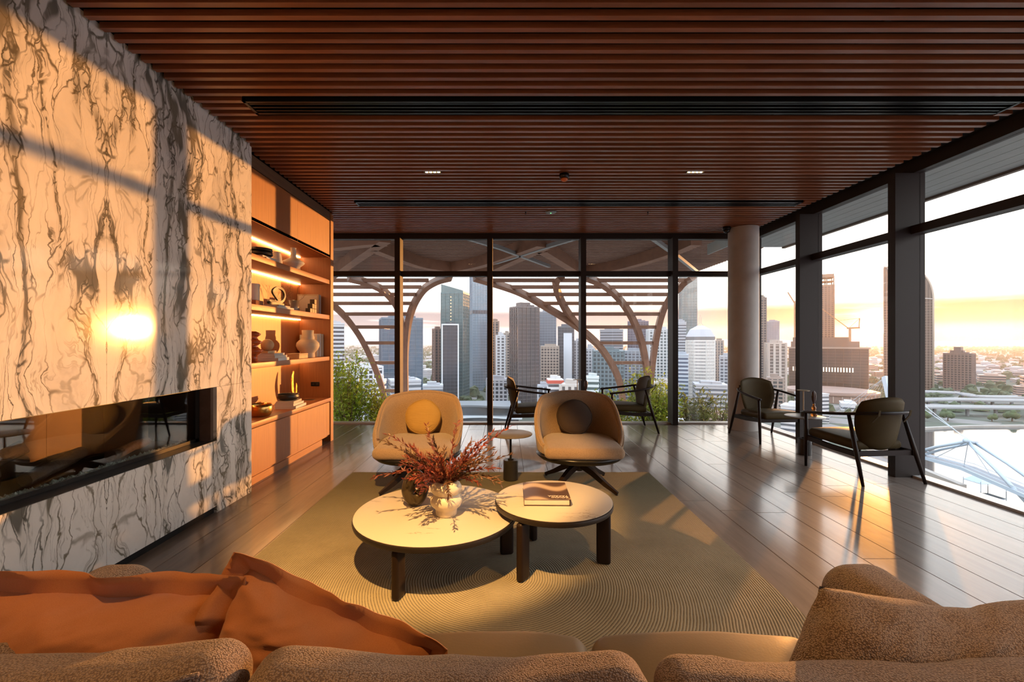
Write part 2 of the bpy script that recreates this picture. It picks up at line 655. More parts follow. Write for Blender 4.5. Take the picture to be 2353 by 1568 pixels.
def slat(x0, x1, y):
    L = round(x1 - x0, 3)
    if L not in smesh:
        q = MB().box(-L / 2, L / 2, -SW / 2, SW / 2, 0, SH)
        smesh[L] = q.mesh('slat', slat_wood)
    o = obj('slat', smesh[L], ce)
    o.location = Vector(((x0 + x1) / 2, y, CEIL)) - ce.location


k0 = 2.386
n0 = int((k0 - YB - 0.1) / SP)
y = k0 - n0 * SP
while y < YF - 0.12:
    xl = -2.33 if y < 4.12 else (-2.42 if y < 6.33 else -4.15)
    for (v0, v1, vx0, vx1) in VENTS:
        if v0 - SW / 2 < y < v1 + SW / 2:
            slat(xl, vx0 - 0.004, y)
            slat(vx1 + 0.004, 4.02, y)
            break
    else:
        slat(xl, 4.02, y)
    y += SP
# carrier battens that the slats are screwed to
for x in (-1.2, 0.5, 2.2, 3.7):
    b_ = box('carrier', black_felt, x - 0.02, x + 0.02, YB + 0.1, YF - 0.15, CEIL + SH, CEIL + 0.055, ce)

for i, (v0, v1, vx0, vx1) in enumerate(VENTS):
    t_ = thing('air_vent', ['long black linear air vent set in the ceiling slats above the coffee tables',
                            'narrow black linear air vent in the ceiling slats close to the far windows'][i], 'air vent',
               ((vx0 + vx1) / 2, (v0 + v1) / 2, CEIL - 0.002), group=None)
    hx, hy = (vx1 - vx0) / 2, (v1 - v0) / 2
    q = MB()
    q.box(-hx, hx, -hy, -hy + 0.022, 0, 0.05).box(-hx, hx, hy - 0.022, hy, 0, 0.05)
    q.box(-hx, -hx + 0.022, -hy, hy, 0, 0.05).box(hx - 0.022, hx, -hy, hy, 0, 0.05)
    q.build('vent_frame', black_metal, t_)
    MB().box(-hx, hx, -hy, hy, 0.048, 0.055).build('vent_backing', black_felt, t_)
    nb = 3
    for k in range(nb):
        yb = -hy + 0.022 + (k + 0.5) * (2 * hy - 0.044) / nb
        MB().beam([(-hx + 0.02, yb, 0.02), (hx - 0.02, yb, 0.02)], 0.014, 0.03).build('vent_blade', black_metal, t_)

# ------------------------------------------------------------------ left wall: marble slabs round the fireplace
q = MB()
q.box(-2.95, -2.381, YB, 4.13, 1.05, 3.35).box(-2.95, -2.381, YB, 4.13, 0.0, 0.56)
q.box(-2.95, -2.381, 3.64, 4.13, 0.56, 1.05).box(-2.95, -2.381, YB, 0.35, 0.56, 1.05)
q.box(-3.05, -2.89, 4.13, 6.31, 0, 3.35).box(-3.05, -2.96, YB, 4.13, 0, 3.35)
wl = struct(q.build('wall_left', black_felt))
for (y0, y1, z0, z1) in [(YB, -1.872, 1.027, 3.24), (-1.868, -0.372, 1.027, 3.24), (-0.368, 1.129, 1.027, 3.24), (1.131, 2.629, 1.027, 3.24), (2.631, 4.135, 1.027, 3.24),
                         (3.636, 4.135, 0.0, 1.025), (2.631, 3.634, 0.055, 0.587), (1.131, 2.629, 0.055, 0.587), (-0.368, 1.129, 0.055, 0.587),
                         (YB, -0.372, 0.055, 1.025), (-0.368, 0.34, 0.589, 1.025)]:
    box('marble_slab', marble, -2.38, XL, y0, y1, z0, z1, wl)
box('marble_reveal', pm('dark_veined_reveal', (0.10, 0.065, 0.05), 0.3, var=(9, 0.8)), -2.475, -2.3805, 3.606, 3.638, 0.589, 1.025, wl)
box('fireplace_sill', pm('shade_toned_sill', (0.045, 0.043, 0.042), 0.35, var=(6, 0.5)), -2.475, -2.352, 0.35, 3.634, 0.560, 0.589, wl)  # dark grey puts the shade on the sill into its colour
box('kick_recess', black_felt, -2.381, -2.372, YB, 3.634, 0.0, 0.055, wl)
struct(box('wall_nook', plaster, -4.30, -4.2, 6.0, YF, 0, 3.35))
struct(box('wall_nook_back', plaster, -4.2, -3.06, 5.95, 6.30, 0, 3.35))
struct(box('wall_back', plaster, -2.95, XR + 0.1, YB - 0.12, YB, -0.1, 3.35))

# ------------------------------------------------------------------ windows
def window_wall(n, along, M, length, posts, blade, right):
    """glazed wall in local coordinates: x along it, +y outwards, z up; blade = how far posts reach into the room"""
    root = struct(obj(n, None))
    root.matrix_world = M
    TZ = 2.54
    q = MB().box(0, length, -0.06, 0.05, 3.125, 3.26)
    q.build('window_head', frame_metal, root)
    MB().box(0, length, -0.07, 0.07, -0.02, 0.022).build('window_sill', sill_mat, root)
    for i in range(len(posts) - 1):
        a, b = posts[i] + 0.045, posts[i + 1] - 0.045
        MB().box(a, b, -0.085 if right else -0.07, 0.05, TZ - 0.045, TZ + 0.04).build('transom', frame_metal, root)
        MB().box(a, b, 0.0, 0.012, 0.022, TZ - 0.045).build('pane', window_glass, root)
        MB().box(a, b, 0.0, 0.012, TZ + 0.04, 3.125).build('pane', window_glass, root)
    for p in posts:
        MB().box(p - 0.045, p + 0.045, -blade, 0.06, 0.0, 3.125).build('mullion', frame_metal, root)
    return root


# far wall: posts along X
window_wall('window_1', 'X', Matrix.Translation((-4.2, YF, 0)), 8.45, [0.045, 0.87, 2.41, 3.95, 5.51, 7.04, 8.40], 0.17, False)
# right wall: local x runs towards -Y, local +y is +X outwards
MR = Matrix.Translation((XR, YF, 0)) @ Matrix.Rotation(R(-90), 4, 'Z')
window_wall('window_2', 'Y', MR, YF - YB, [0.055] + [1.49 + 1.48 * k for k in range(7)] + [YF - YB - 0.05], 0.245, True)

col = thing('column', 'round pale concrete column in the corner between the window walls', 'column', (3.80, 7.10, 0))
MB().lathe([(0.222, 0), (0.222, 3.195)], 40).build('column_shaft', concrete, col, True, 40)
MB().lathe([(0.226, 0), (0.226, 0.015)], 40).build('column_base', concrete, col, True, 40)

# ------------------------------------------------------------------ fireplace
fp = thing('fireplace', 'long glazed black linear fireplace sunk into the marble wall', 'fireplace', (-2.65, 2.0, 0.56))
soot = pm('sooty_steel', (0.018, 0.016, 0.015), 0.5, 0.2, var=(5, 0.4))
q = MB()
q.box(-0.24, -0.225, -1.64, 1.60, 0.02, 0.49).box(-0.24, 0.165, -1.64, -1.625, 0.02, 0.49)
q.box(-0.24, 0.165, 1.585, 1.60, 0.02, 0.49).box(-0.24, 0.165, -1.64, 1.60, 0.475, 0.489)
q.build('firebox', soot, fp)
for k in range(8):
    MB().box(-0.222, -0.216, -1.60 + k * 0.398, -1.204 + k * 0.398, 0.05, 0.47).build('liner_panel', pm('rust_steel_liner', (0.10, 0.055, 0.03), 0.45, 0.5, var=(4, 0.3)), fp)
MB().box(-0.222, 0.165, -1.62, 1.58, 0.005, 0.035).build('burner_tray', soot, fp)
q = MB()
q.box(0.168, 0.182, -1.63, 1.59, 0.03, 0.055).box(0.168, 0.182, -1.63, 1.59, 0.445, 0.464)
q.box(0.168, 0.182, 1.555, 1.602, 0.03, 0.464).box(0.168, 0.182, -1.63, -1.60, 0.03, 0.464)
q.build('glass_frame', black_metal, fp)
MB().box(0.172, 0.178, -1.60, 1.555, 0.055, 0.445).build('glass_pane', fire_glass, fp)
rl = random.Random(11)
q = MB()
for k in range(520):
    s = rl.uniform(0.008, 0.016)
    M = Matrix.Translation((rl.uniform(0.09, 0.16), rl.uniform(-1.58, 1.54), 0.035 + s * 0.6)) @ Matrix.Rotation(rl.uniform(0, 3), 4, Vector((rl.random(), rl.random(), 1)).normalized()) @ Matrix.Diagonal((s, s * 1.3, s, 1))
    q.add([(1, 0, 0), (-1, 0, 0), (0, 1, 0), (0, -1, 0), (0, 0, 1), (0, 0, -1)],
          [(0, 2, 4), (2, 1, 4), (1, 3, 4), (3, 0, 4), (2, 0, 5), (1, 2, 5), (3, 1, 5), (0, 3, 5)], M)
o = q.build('glass_pebbles', pm('green_glass_pebble', (0.45, 0.60, 0.56), 0.15, 0, 0.8), fp)
o['kind'] = 'stuff'
bark = pm('charred_bark', (0.085, 0.055, 0.038), 0.85, var=(14, 0.6), bump=(30, 0.8))
for (a, b, rad) in [((0.02, -0.25, 0.06), (0.00, 0.30, 0.16), 0.050), ((-0.10, 0.05, 0.08), (0.04, 0.42, 0.27), 0.040), ((0.05, 0.42, 0.09), (-0.06, 0.85, 0.13), 0.042),
                    ((-0.05, -0.65, 0.08), (0.06, -0.20, 0.10), 0.05), ((0.06, -1.1, 0.08), (-0.06, -0.55, 0.16), 0.045), ((0.05, 0.95, 0.075), (-0.02, 1.32, 0.10), 0.036),
                    ((-0.08, 0.35, 0.20), (0.07, 0.22, 0.12), 0.045)]:
    q = MB()
    a, b = Vector(a), Vector(b)
    pts = [a.lerp(b, k / 5) + Vector((rl.uniform(-.008, .008), rl.uniform(-.008, .008), rl.uniform(-.008, .008))) for k in range(6)]
    q.tube(pts, [rad * rl.uniform(0.88, 1.08) for _ in pts], 9)
    q.build('log', bark, fp, True, 50)

# ------------------------------------------------------------------ joinery: shelves and cupboards beside the marble
su = thing('shelving_unit', 'tall oak wall unit with lit open shelves between cupboards beside the marble', 'shelving unit', (-2.66, 5.22, 0))
XB, XFt = -2.88, -2.44
Y0, Y1 = 4.142, 6.31


def sp(name, mat, x0, x1, y0, y1, z0, z1, r=0.0, parent=None):
    o = box(name, mat, x0, x1, y0, y1, z0, z1, su, r)
    if parent is not None:
        o.location = o.location - parent.location
        o.parent = parent
    return o


sp('side_panel', panel_wood, XB, XFt + 0.012, 6.215, Y1, 0.0, CEIL - 0.02)
sp('side_panel', panel_wood, XB, XFt, Y0, Y0 + 0.03, 0.09, 3.18)
sp('back_panel', panel_wood, XB, XB + 0.018, Y0 + 0.03, 6.215, 0.61, 2.60)
for z0, z1 in ((2.19, 2.25), (1.70, 1.76), (1.13, 1.185)):
    sp('shelf', shelf_wood, XB + 0.018, XFt, Y0 + 0.03, 6.215, z0, z1, 0.002)
sp('bulkhead', shelf_wood, XB + 0.018, XFt, Y0 + 0.03, 6.215, 2.565, 2.60)
sp('counter', shelf_wood, XB + 0.018, XFt + 0.012, Y0 + 0.03, 6.215, 0.56, 0.61, 0.002)
sp('upper_carcass', panel_wood, XB, XFt - 0.024, Y0 + 0.03, 6.215, 2.60, 3.16)
for a, b in ((Y0 + 0.002, 5.2485), (5.2515, 6.213)):
    sp('upper_door', panel_wood, XFt - 0.022, XFt, a, b, 2.568, 3.072)
sp('cornice', wood('dark_oak_cornice', (0.10, 0.05, 0.025), (0.17, 0.085, 0.04), 'Y', 7, 18, 0.5), XFt - 0.03, XFt + 0.004, Y0, 6.213, 3.082, CEIL - 0.003)
sp('base_carcass', panel_wood, XB, XFt - 0.024, Y0 + 0.03, 6.215, 0.075, 0.56)
for a, b in ((Y0 + 0.004, 5.2485), (5.2515, 6.10)):
    sp('cupboard_door', panel_wood, XFt - 0.022, XFt, a, b, 0.10, 0.548)
sp('cupboard_door', panel_wood, XFt - 0.022, XFt, 6.103, 6.213, 0.10, 0.548)
sp('plinth', shelf_wood, XFt - 0.04, XFt - 0.012, Y0, 5.98, 0.0, 0.075)
led = pm('warm_led_strip', (1, 0.8, 0.5), 0.5, emit=((1.0, 0.60, 0.24), 26.0))
for z in (2.565, 2.19, 1.70, 1.13):
    sp('led_strip', led, XB + 0.03, XB + 0.042, Y0 + 0.04, 6.19, z - 0.012, z - 0.001)
ot = sp('power_outlet', black_metal, -2.70, -2.585, 6.203, 6.2155, 0.77, 0.83, 0.002)
for dx in (-0.028, 0.028):
    MB().tube([(dx, -0.0065, 0.03), (dx, -0.009, 0.03)], 0.012, 12).build('socket', pm('socket_grey', (0.03, 0.03, 0.03), 0.3), ot)
q = MB().lathe([(0.07, 0), (0.07, 0.003), (0.062, 0.003)], 28)
q.build('cable_grommet', pm('dark_oak_cornice', (0.1, 0.05, 0.02)), su, True, 40, loc=(-2.62 + 2.66, 5.98 - 5.22, 0.6095))


# ------------------------------------------------------------------ rug: wound rope rings
def rug_mat():
    m = bpy.data.materials.new('wound_rope_rug')
    m.use_nodes = True
    t = NT(m.node_tree)
    b = t.n['Principled BSDF']
    g = t.new('ShaderNodeNewGeometry').outputs['Position']
    x, y, z = t.xyz(g)
    dx = t.math('SUBTRACT', x, -0.04)
    dy = t.math('SUBTRACT', y, 2.63)
    jit = t.math('MULTIPLY', t.noise(g, 9.0, 2.0), 0.010)
    r = t.math('ADD', t.math('SQRT', t.math('ADD', t.math('MULTIPLY', dx, dx), t.math('MULTIPLY', dy, dy))), jit)
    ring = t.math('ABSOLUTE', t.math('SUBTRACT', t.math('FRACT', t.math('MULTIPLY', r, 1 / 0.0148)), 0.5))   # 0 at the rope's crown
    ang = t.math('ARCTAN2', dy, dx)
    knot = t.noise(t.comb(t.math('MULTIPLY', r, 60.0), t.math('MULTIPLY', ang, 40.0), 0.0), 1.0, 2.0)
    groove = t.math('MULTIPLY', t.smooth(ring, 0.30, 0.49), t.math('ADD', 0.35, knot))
    tone = t.noise(g, 1.6, 4.0, 0.6)
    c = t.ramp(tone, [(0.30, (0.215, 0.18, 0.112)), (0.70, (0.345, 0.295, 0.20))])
    # colour turns darker and greener towards the far end of the rug
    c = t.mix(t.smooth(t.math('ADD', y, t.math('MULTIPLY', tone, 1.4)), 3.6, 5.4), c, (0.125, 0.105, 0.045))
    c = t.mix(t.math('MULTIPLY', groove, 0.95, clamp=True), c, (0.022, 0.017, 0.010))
    t.put(b.inputs['Base Color'], c)
    b.inputs['Roughness'].default_value = 0.92
    b.inputs['Sheen Weight'].default_value = 0.0
    hgt = t.math('SUBTRACT', t.math('SUBTRACT', 1.0, t.math('MULTIPLY', ring, 2.0)), t.math('MULTIPLY', knot, 0.5))
    t.put(b.inputs['Normal'], t.bump(hgt, 0.40, 0.005))
    return m


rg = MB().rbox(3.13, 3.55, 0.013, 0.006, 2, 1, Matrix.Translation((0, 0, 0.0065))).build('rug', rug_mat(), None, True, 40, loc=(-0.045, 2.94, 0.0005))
tag(rg, 'large olive-beige rug of concentric rope rings under the coffee tables', 'rug')
RZ = 0.0138        # things that stand on the rug


# ------------------------------------------------------------------ fabrics
def weave(name, ca, cb, scale=230.0, strength=0.5, rough=0.9, sheen=0.3, blotch=0.25):
    m = bpy.data.materials.new(name)
    m.use_nodes = True
    t = NT(m.node_tree)
    b = t.n['Principled BSDF']
    o = t.new('ShaderNodeTexCoord').outputs['Object']
    vo = t.new('ShaderNodeTexVoronoi')
    t.put(vo.inputs['Vector'], t.mapping(o, scale=(1.0, 1.0, 1.35)))
    vo.inputs['Scale'].default_value = scale
    f = vo.outputs['Distance']
    big = t.noise(o, 7.0, 3.0)
    c = t.mix(t.smooth(f, 0.15, 0.75), cb, ca)
    c = t.mix(t.math('MULTIPLY', big, blotch), c, tuple(x * 0.6 for x in ca))
    t.put(b.inputs['Base Color'], c)
    b.inputs['Roughness'].default_value = rough
    b.inputs['Sheen Weight'].default_value = sheen
    t.put(b.inputs['Normal'], t.bump(t.math('SUBTRACT', 1.0, f), strength, 0.004))
    MATS[name] = m
    return m


boucle = weave('taupe_boucle', (0.125, 0.074, 0.050), (0.42, 0.305, 0.23), 270, 0.8)
linen = weave('rust_linen', (0.44, 0.155, 0.050), (0.56, 0.225, 0.085), 900, 0.12, 0.85, 0.25, 0.35)
tub_fab = weave('oatmeal_wool', (0.23, 0.145, 0.082), (0.44, 0.30, 0.185), 300, 0.55)
olive_hide = pm('olive_tan_leather', (0.17, 0.125, 0.068), 0.5, var=(5, 0.16), bump=(120, 0.05))
dark_olive = pm('dark_olive_leather', (0.062, 0.043, 0.016), 0.58, 0.0, 0.12, var=(6, 0.2), bump=(90, 0.06))
dark_wood = pm('black_stained_ash', (0.018, 0.010, 0.007), 0.42, 0.0, 0.22, bump=(60, 0.05, (1, 1, 6)))
dark_edge = pm('dark_table_edge', (0.022, 0.016, 0.013), 0.40)


# ------------------------------------------------------------------ sofa, seen over its back
so = thing('sofa', 'taupe woven three-seat sofa with olive leather seat cushions, its back towards us', 'sofa', (-0.06, 1.12, RZ), 0.0)


def wob(p, s, amt, seed):
    n = noise.noise_vector(Vector((p.x * s + seed, p.y * s + seed * 0.7, p.z * s)))
    return p + n * amt


MB().rbox(2.50, 0.84, 0.20, 0.05, 3, 2, Matrix.Translation((0, 0.0, 0.19))).build('sofa_base', boucle, so, True)
for sx in (-1, 1):
    for sy in (-1, 1):
        MB().tube([(sx * 1.1, sy * 0.34, 0.0), (sx * 1.1, sy * 0.34, 0.10)], [0.018, 0.024], 10).build('foot', dark_wood, so, True)
MB().rbox(2.44, 0.12, 0.40, 0.055, 4, 3, Matrix.Translation((0, -0.40, 0.31)), ).build('back_frame', boucle, so, True)
for s in (-1, 1):
    def arm(p, s=s):
        q = p.copy()
        q.z += 0.012 * math.sin(p.y * 6)
        q.x += 0.02 * s * (p.z / 0.3)
        return wob(q, 7, 0.006, s + 3)
    MB().rbox(0.22, 0.80, 0.46, 0.085, 6, 6, Matrix.Translation((s * 1.165 + (0.02 if s > 0 else 0.0), -0.02, 0.425)), arm).build('arm', boucle, so, True)
for i, (x0, x1) in enumerate(((-1.055, -0.365), (-0.358, 0.335), (0.342, 1.06))):
    def seat(p, w_=(x1 - x0)):
        q = p.copy()
        e = max(0.0, 1 - (2 * p.x / w_) ** 2) ** 0.5 * max(0.0, 1 - (p.y / 0.37) ** 2) ** 0.5
        if p.z > 0:
            q.z += 0.028 * e
        q.y += 0.02 * max(0.0, 1 - (2 * p.x / w_) ** 2) * (1 if p.y > 0 else 0)
        return wob(q, 6, 0.005, i * 3)
    MB().rbox(x1 - x0, 0.69, 0.15, 0.055, 4, 8, Matrix.Translation(((x0 + x1) / 2, 0.040, 0.328)), seat).build('seat_cushion', olive_hide, so, True)
# back cushions: slumped, corners standing up, a seam along the top
for i, (cx, w_, tilt, hz) in enumerate(((-0.885, 0.83, -0.050, 0.515), (-0.055, 0.815, 0.012, 0.512), (0.80, 0.86, 0.004, 0.495))):
    hw = w_ / 2

    def back(p, hw=hw, i=i):
        q = p.copy()
        e = max(0.0, 1 - (p.x / hw) ** 2) ** 0.5 * max(0.0, 1 - (p.z / 0.23) ** 2) ** 0.5
        q.y *= 0.72 + 0.62 * e
        if p.z > 0:
            q.z -= 0.022 * max(0.0, 1 - (p.x / hw) ** 2) * (p.z / 0.23)
        return wob(q, 8, 0.010, i * 5 + 1)
    M = Matrix.Translation((cx, -0.235, hz)) @ Matrix.Rotation(tilt, 4, 'Y') @ Matrix.Rotation(R(-10), 4, 'X')
    bc = MB().rbox(w_, 0.20, 0.46, 0.07, 6, 10, M, back).build('back_cushion', boucle, so, True)
    # piping along the back of the top edge
    pts = []
    for k in range(25):
        u = -1 + 2 * k / 24
        p = Vector((u * (hw - 0.045), -0.085 + 0.012 * (1 - u * u) * -1, 0.206))
        p = back(p)
        p.z += 0.004
        pts.append(M @ p)
    MB().tube(pts, 0.0045, 6).build('seam', boucle, bc, True)


# ------------------------------------------------------------------ scatter cushions
def pillow(name, label, mat, loc, rot, w_, h_, t_, flange, seed, rumple=0.012, mode=0):
    """stuffed square cushion with an optional soft flange; local x,y in its plane, z its thickness"""
    n = 44
    vs_, fs_ = [], []
    ids = {}

    def pt(i, j, side):
        u, v = -1 + 2 * i / n, -1 + 2 * j / n
        k = (1 - abs(u) ** 2.6) ** 0.62 * (1 - abs(v) ** 2.6) ** 0.62
        x = w_ / 2 * u * (1 - 0.075 * (1 - v * v))
        y = h_ / 2 * v * (1 - 0.075 * (1 - u * u))
        z = side * t_ / 2 * k
        if mode == 1:      # chopped down the middle, corners flicked out
            z *= 1 - 0.35 * math.exp(-(u / 0.30) ** 2) * max(0, v + 0.2)
            y -= 0.05 * h_ * math.exp(-((u - 0.12) / 0.26) ** 2) * max(0, v)
        if mode == 1:
            x += 0.17 * v
        p = Vector((x, y, z))
        nv = noise.noise_vector(Vector((u * 1.9 + seed, v * 1.9, side * 0.7 + seed)))
        nv2 = noise.noise_vector(Vector((u * 4.5 + seed, v * 4.5 + 3, side + seed)))
        nv3 = noise.noise(Vector((u * 3.2 + v * 2.6 + seed, (u - v) * 9.0, seed)))
        return p + nv * rumple + nv2 * rumple * 0.5 + Vector((0, 0, side * k ** 0.3 * nv3 * rumple * 0.55))
    for side in (1, -1):
        for j in range(n + 1):
            for i in range(n + 1):
                edge = i in (0, n) or j in (0, n)
                key = (i, j) if edge else (i, j, side)
                if key not in ids:
                    ids[key] = len(vs_)
                    vs_.append(pt(i, j, 1 if edge else side))
    g = lambda i, j, s: ids.get((i, j), ids.get((i, j, s)))
    for j in range(n):
        for i in range(n):
            fs_.append((g(i, j, 1), g(i + 1, j, 1), g(i + 1, j + 1, 1), g(i, j + 1, 1)))
            fs_.append((g(i, j, -1), g(i, j + 1, -1), g(i + 1, j + 1, -1), g(i + 1, j, -1)))
    root = obj(name, None, None, loc, rot)
    tag(root, label, 'cushion')
    MB().add(vs_, fs_).build('cushion_body', mat, root, True)
    if flange:
        # a double-thickness band of cloth that stands off the seam and flops
        ring = [(i, 0) for i in range(n)] + [(n, j) for j in range(n)] + [(n - i, n) for i in range(n)] + [(0, n - j) for j in range(n)]
        m = len(ring)
        fv, ff = [], []
        for q, (i, j) in enumerate(ring):
            p = Vector(vs_[ids[(i, j)]])
            u, v = -1 + 2 * i / n, -1 + 2 * j / n
            out = Vector((u if abs(u) > 0.999 else u ** 7, v if abs(v) > 0.999 else v ** 7, 0)).normalized()
            a = 2 * math.pi * q / m
            flop = flange * (0.35 * math.sin(a * 3 + seed) + 0.55 * math.sin(a * 9 + seed * 2) + 0.75)
            rows = []
            for s, (rr, zz) in enumerate(((-0.012, 0.004), (flange * 0.55, 0.55 * flop), (flange, flop), (flange * 0.98, flop - 0.007), (flange * 0.5, 0.5 * flop - 0.007), (-0.012, -0.006))):
                rows.append(p + out * rr + Vector((0, 0, zz)))
            fv += rows
        for q in range(m):
            r2 = (q + 1) % m
            for s in range(5):
                ff.append((q * 6 + s, q * 6 + s + 1, r2 * 6 + s + 1, r2 * 6 + s))
        MB().add(fv, ff).build('flange', mat, root, True)
    return root


# local +z of a cushion looks back at us over the sofa back; x across, y up
pillow('scatter_cushion', 'plump rust linen cushion with a folded-over flange lying against the sofa arm', linen,
       (-1.06, 1.150, 0.555), (R(70), R(4), R(5)), 0.62, 0.37, 0.26, 0.055, 2.1, 0.014)
pillow('scatter_cushion', 'rust linen cushion with a pinched pointed corner, leaning tilted mid sofa', linen,
       (-0.52, 1.180, 0.510), (R(74), R(19), R(-6)), 0.58, 0.36, 0.20, 0.045, 5.3, 0.018)
pillow('scatter_cushion', 'large taupe woven cushion with a chopped middle at the sofa end', boucle,
       (0.925, 1.035, 0.605), (R(58), R(3), R(0)), 0.60, 0.38, 0.22, 0.0, 8.7, 0.012, 1)


# ------------------------------------------------------------------ coffee tables
def ceramic(name, base, vein):
    m = bpy.data.materials.new(name)
    m.use_nodes = True
    t = NT(m.node_tree)
    b = t.n['Principled BSDF']
    g = t.new('ShaderNodeNewGeometry').outputs['Position']
    nn = t.noise(t.mapping(g, scale=(0.9, 2.6, 1), rot=(0, 0, 0.25)), 1.9, 6.0, 0.62, 0.6)
    line = t.math('SUBTRACT', 1.0, t.smooth(t.math('ABSOLUTE', t.math('SUBTRACT', nn, 0.47)), 0.001, 0.010))
    msk = t.smooth(t.noise(g, 3.2, 2.0), 0.53, 0.66)
    cl = t.mix(t.noise(g, 2.0, 4.0), tuple(x * 0.93 for x in base), base)
    t.put(b.inputs['Base Color'], t.mix(t.math('MULTIPLY', t.math('MULTIPLY', line, msk), 0.8), cl, vein))
    b.inputs['Roughness'].default_value = 0.42
    return m


cer = ceramic('veined_ceramic', (0.52, 0.46, 0.40), (0.20, 0.14, 0.10))


def coffee_table(label, c, rad, top, legs):
    t = thing('coffee_table', label, 'coffee table', (c[0], c[1], RZ))
    top -= RZ
    MB().lathe([(rad - 0.012, top - 0.006), (rad - 0.006, top - 0.004), (rad - 0.006, top - 0.0015), (rad - 0.009, top)], 72).build('table_top', cer, t, True, 35)
    MB().lathe([(rad - 0.03, top - 0.042), (rad - 0.004, top - 0.036), (rad, top - 0.022), (rad - 0.002, top - 0.008), (rad - 0.012, top - 0.0062)], 72).build('table_edge', dark_edge, t, True, 35)
    for (x, y) in legs:
        a = math.atan2(y - c[1], x - c[0])
        MB().rbox(0.088, 0.046, top - 0.042, 0.018, 3, 1, Matrix.Translation((x - c[0], y - c[1], (top - 0.042) / 2)) @ Matrix.Rotation(a, 4, 'Z')).build('leg', dark_wood, t, True, 40)
    return t


T1, T2 = (-0.434, 2.83), (0.311, 2.844)
coffee_table('larger low round coffee table with veined pale top, holding the vases', T1, 0.51, 0.325, [(-0.575, 2.405), (0.012, 2.900), (-0.72, 3.17)])
coffee_table('smaller taller round coffee table with pale top, holding the book', T2, 0.374, 0.395, [(0.105, 2.585), (0.615, 2.775), (0.192, 3.115)])
Z1, Z2 = 0.3255, 0.3955

# cream double-bulge vase
cream = pm('cream_glazed_clay', (0.60, 0.52, 0.40), 0.45, var=(8, 0.08))
vp = [(0.0, 0.004), (0.058, 0.0), (0.064, 0.006), (0.066, 0.034), (0.070, 0.046), (0.088, 0.060), (0.098, 0.082), (0.096, 0.104), (0.082, 0.122), (0.072, 0.130),
      (0.082, 0.137), (0.094, 0.155), (0.095, 0.175), (0.084, 0.195), (0.070, 0.206), (0.062, 0.210), (0.058, 0.206), (0.066, 0.190), (0.07, 0.15), (0.05, 0.05), (0, 0.04)]
VASE = (-0.362, 2.757, Z1)
vz = MB().lathe(vp, 48).build('bulge_vase', cream, None, True, loc=VASE)
tag(vz, 'cream clay vase with two fat bulges holding the red branches', 'vase')

# dark ring vase with an off-centre hole
bronze = pm('dark_bronze_glaze', (0.060, 0.043, 0.022), 0.30, 0.35, var=(9, 0.2))
q = MB()
ring_n, sec_n = 40, 16
vs_, fs_ = [], []
for i in range(ring_n):
    a = 2 * math.pi * i / ring_n
    hole = Vector((0.012 + 0.010 * math.cos(a), 0, 0.122 + 0.020 * math.sin(a)))
    ex, ez = 0.086 * math.cos(a), 0.118 + 0.122 * math.sin(a)
    if math.sin(a) < 0:
        ex *= 1.02
    ez = max(ez, 0.0)
    out = Vector((ex * (0.80 + 0.2 * min(1, (0.30 - ez) / 0.18)), 0, ez))
    mid = (hole + out) / 2
    ax_ = (out - hole) / 2
    for k in range(sec_n):
        b = 2 * math.pi * k / sec_n
        p = mid + ax_ * math.cos(b) + Vector((0, 0.047 * math.sin(b), 0))
        vs_.append((p.x, p.y, max(p.z, 0.0)))
for i in range(ring_n):
    for k in range(sec_n):
        fs_.append((i * sec_n + k, ((i + 1) % ring_n) * sec_n + k, ((i + 1) % ring_n) * sec_n + (k + 1) % sec_n, i * sec_n + (k + 1) % sec_n))
q.add(vs_, fs_)
rv = q.build('ring_vase', bronze, None, True, loc=(-0.585, 2.905, Z1), rot=(0, 0, R(12)))
tag(rv, 'dark bronze rounded vase with a hole through it beside the cream vase', 'vase')


# red leafy branches in the vase: each branch is a part
rb = random.Random(21)
leaf_red = pm('russet_leaf', (0.150, 0.028, 0.016), 0.5, var=(30, 0.75), rand=0.35)
leaf_brown = pm('olive_brown_leaf', (0.11, 0.050, 0.024), 0.5, var=(30, 0.6), rand=0.3)
fo = thing('branch_bouquet', 'bouquet of dry red-brown willowy leaf branches spreading from the cream vase', 'bouquet', (VASE[0], VASE[1], Z1 + 0.10))


def leaf(mb, p, dirv, L, w_):
    side = dirv.cross(Vector((rb.uniform(-1, 1), rb.uniform(-1, 1), rb.uniform(-0.3, 1)))).normalized()
    nrm = side.cross(dirv).normalized()
    a = p + dirv * L * 0.45 + side * w_ + nrm * w_ * 0.35
    b = p + dirv * L * 0.45 - side * w_ + nrm * w_ * 0.35
    m_ = p + dirv * L * 0.5
    mb.add([p, a, p + dirv * L, b, m_], [(0, 1, 4), (1, 2, 4), (0, 4, 3), (4, 2, 3)])


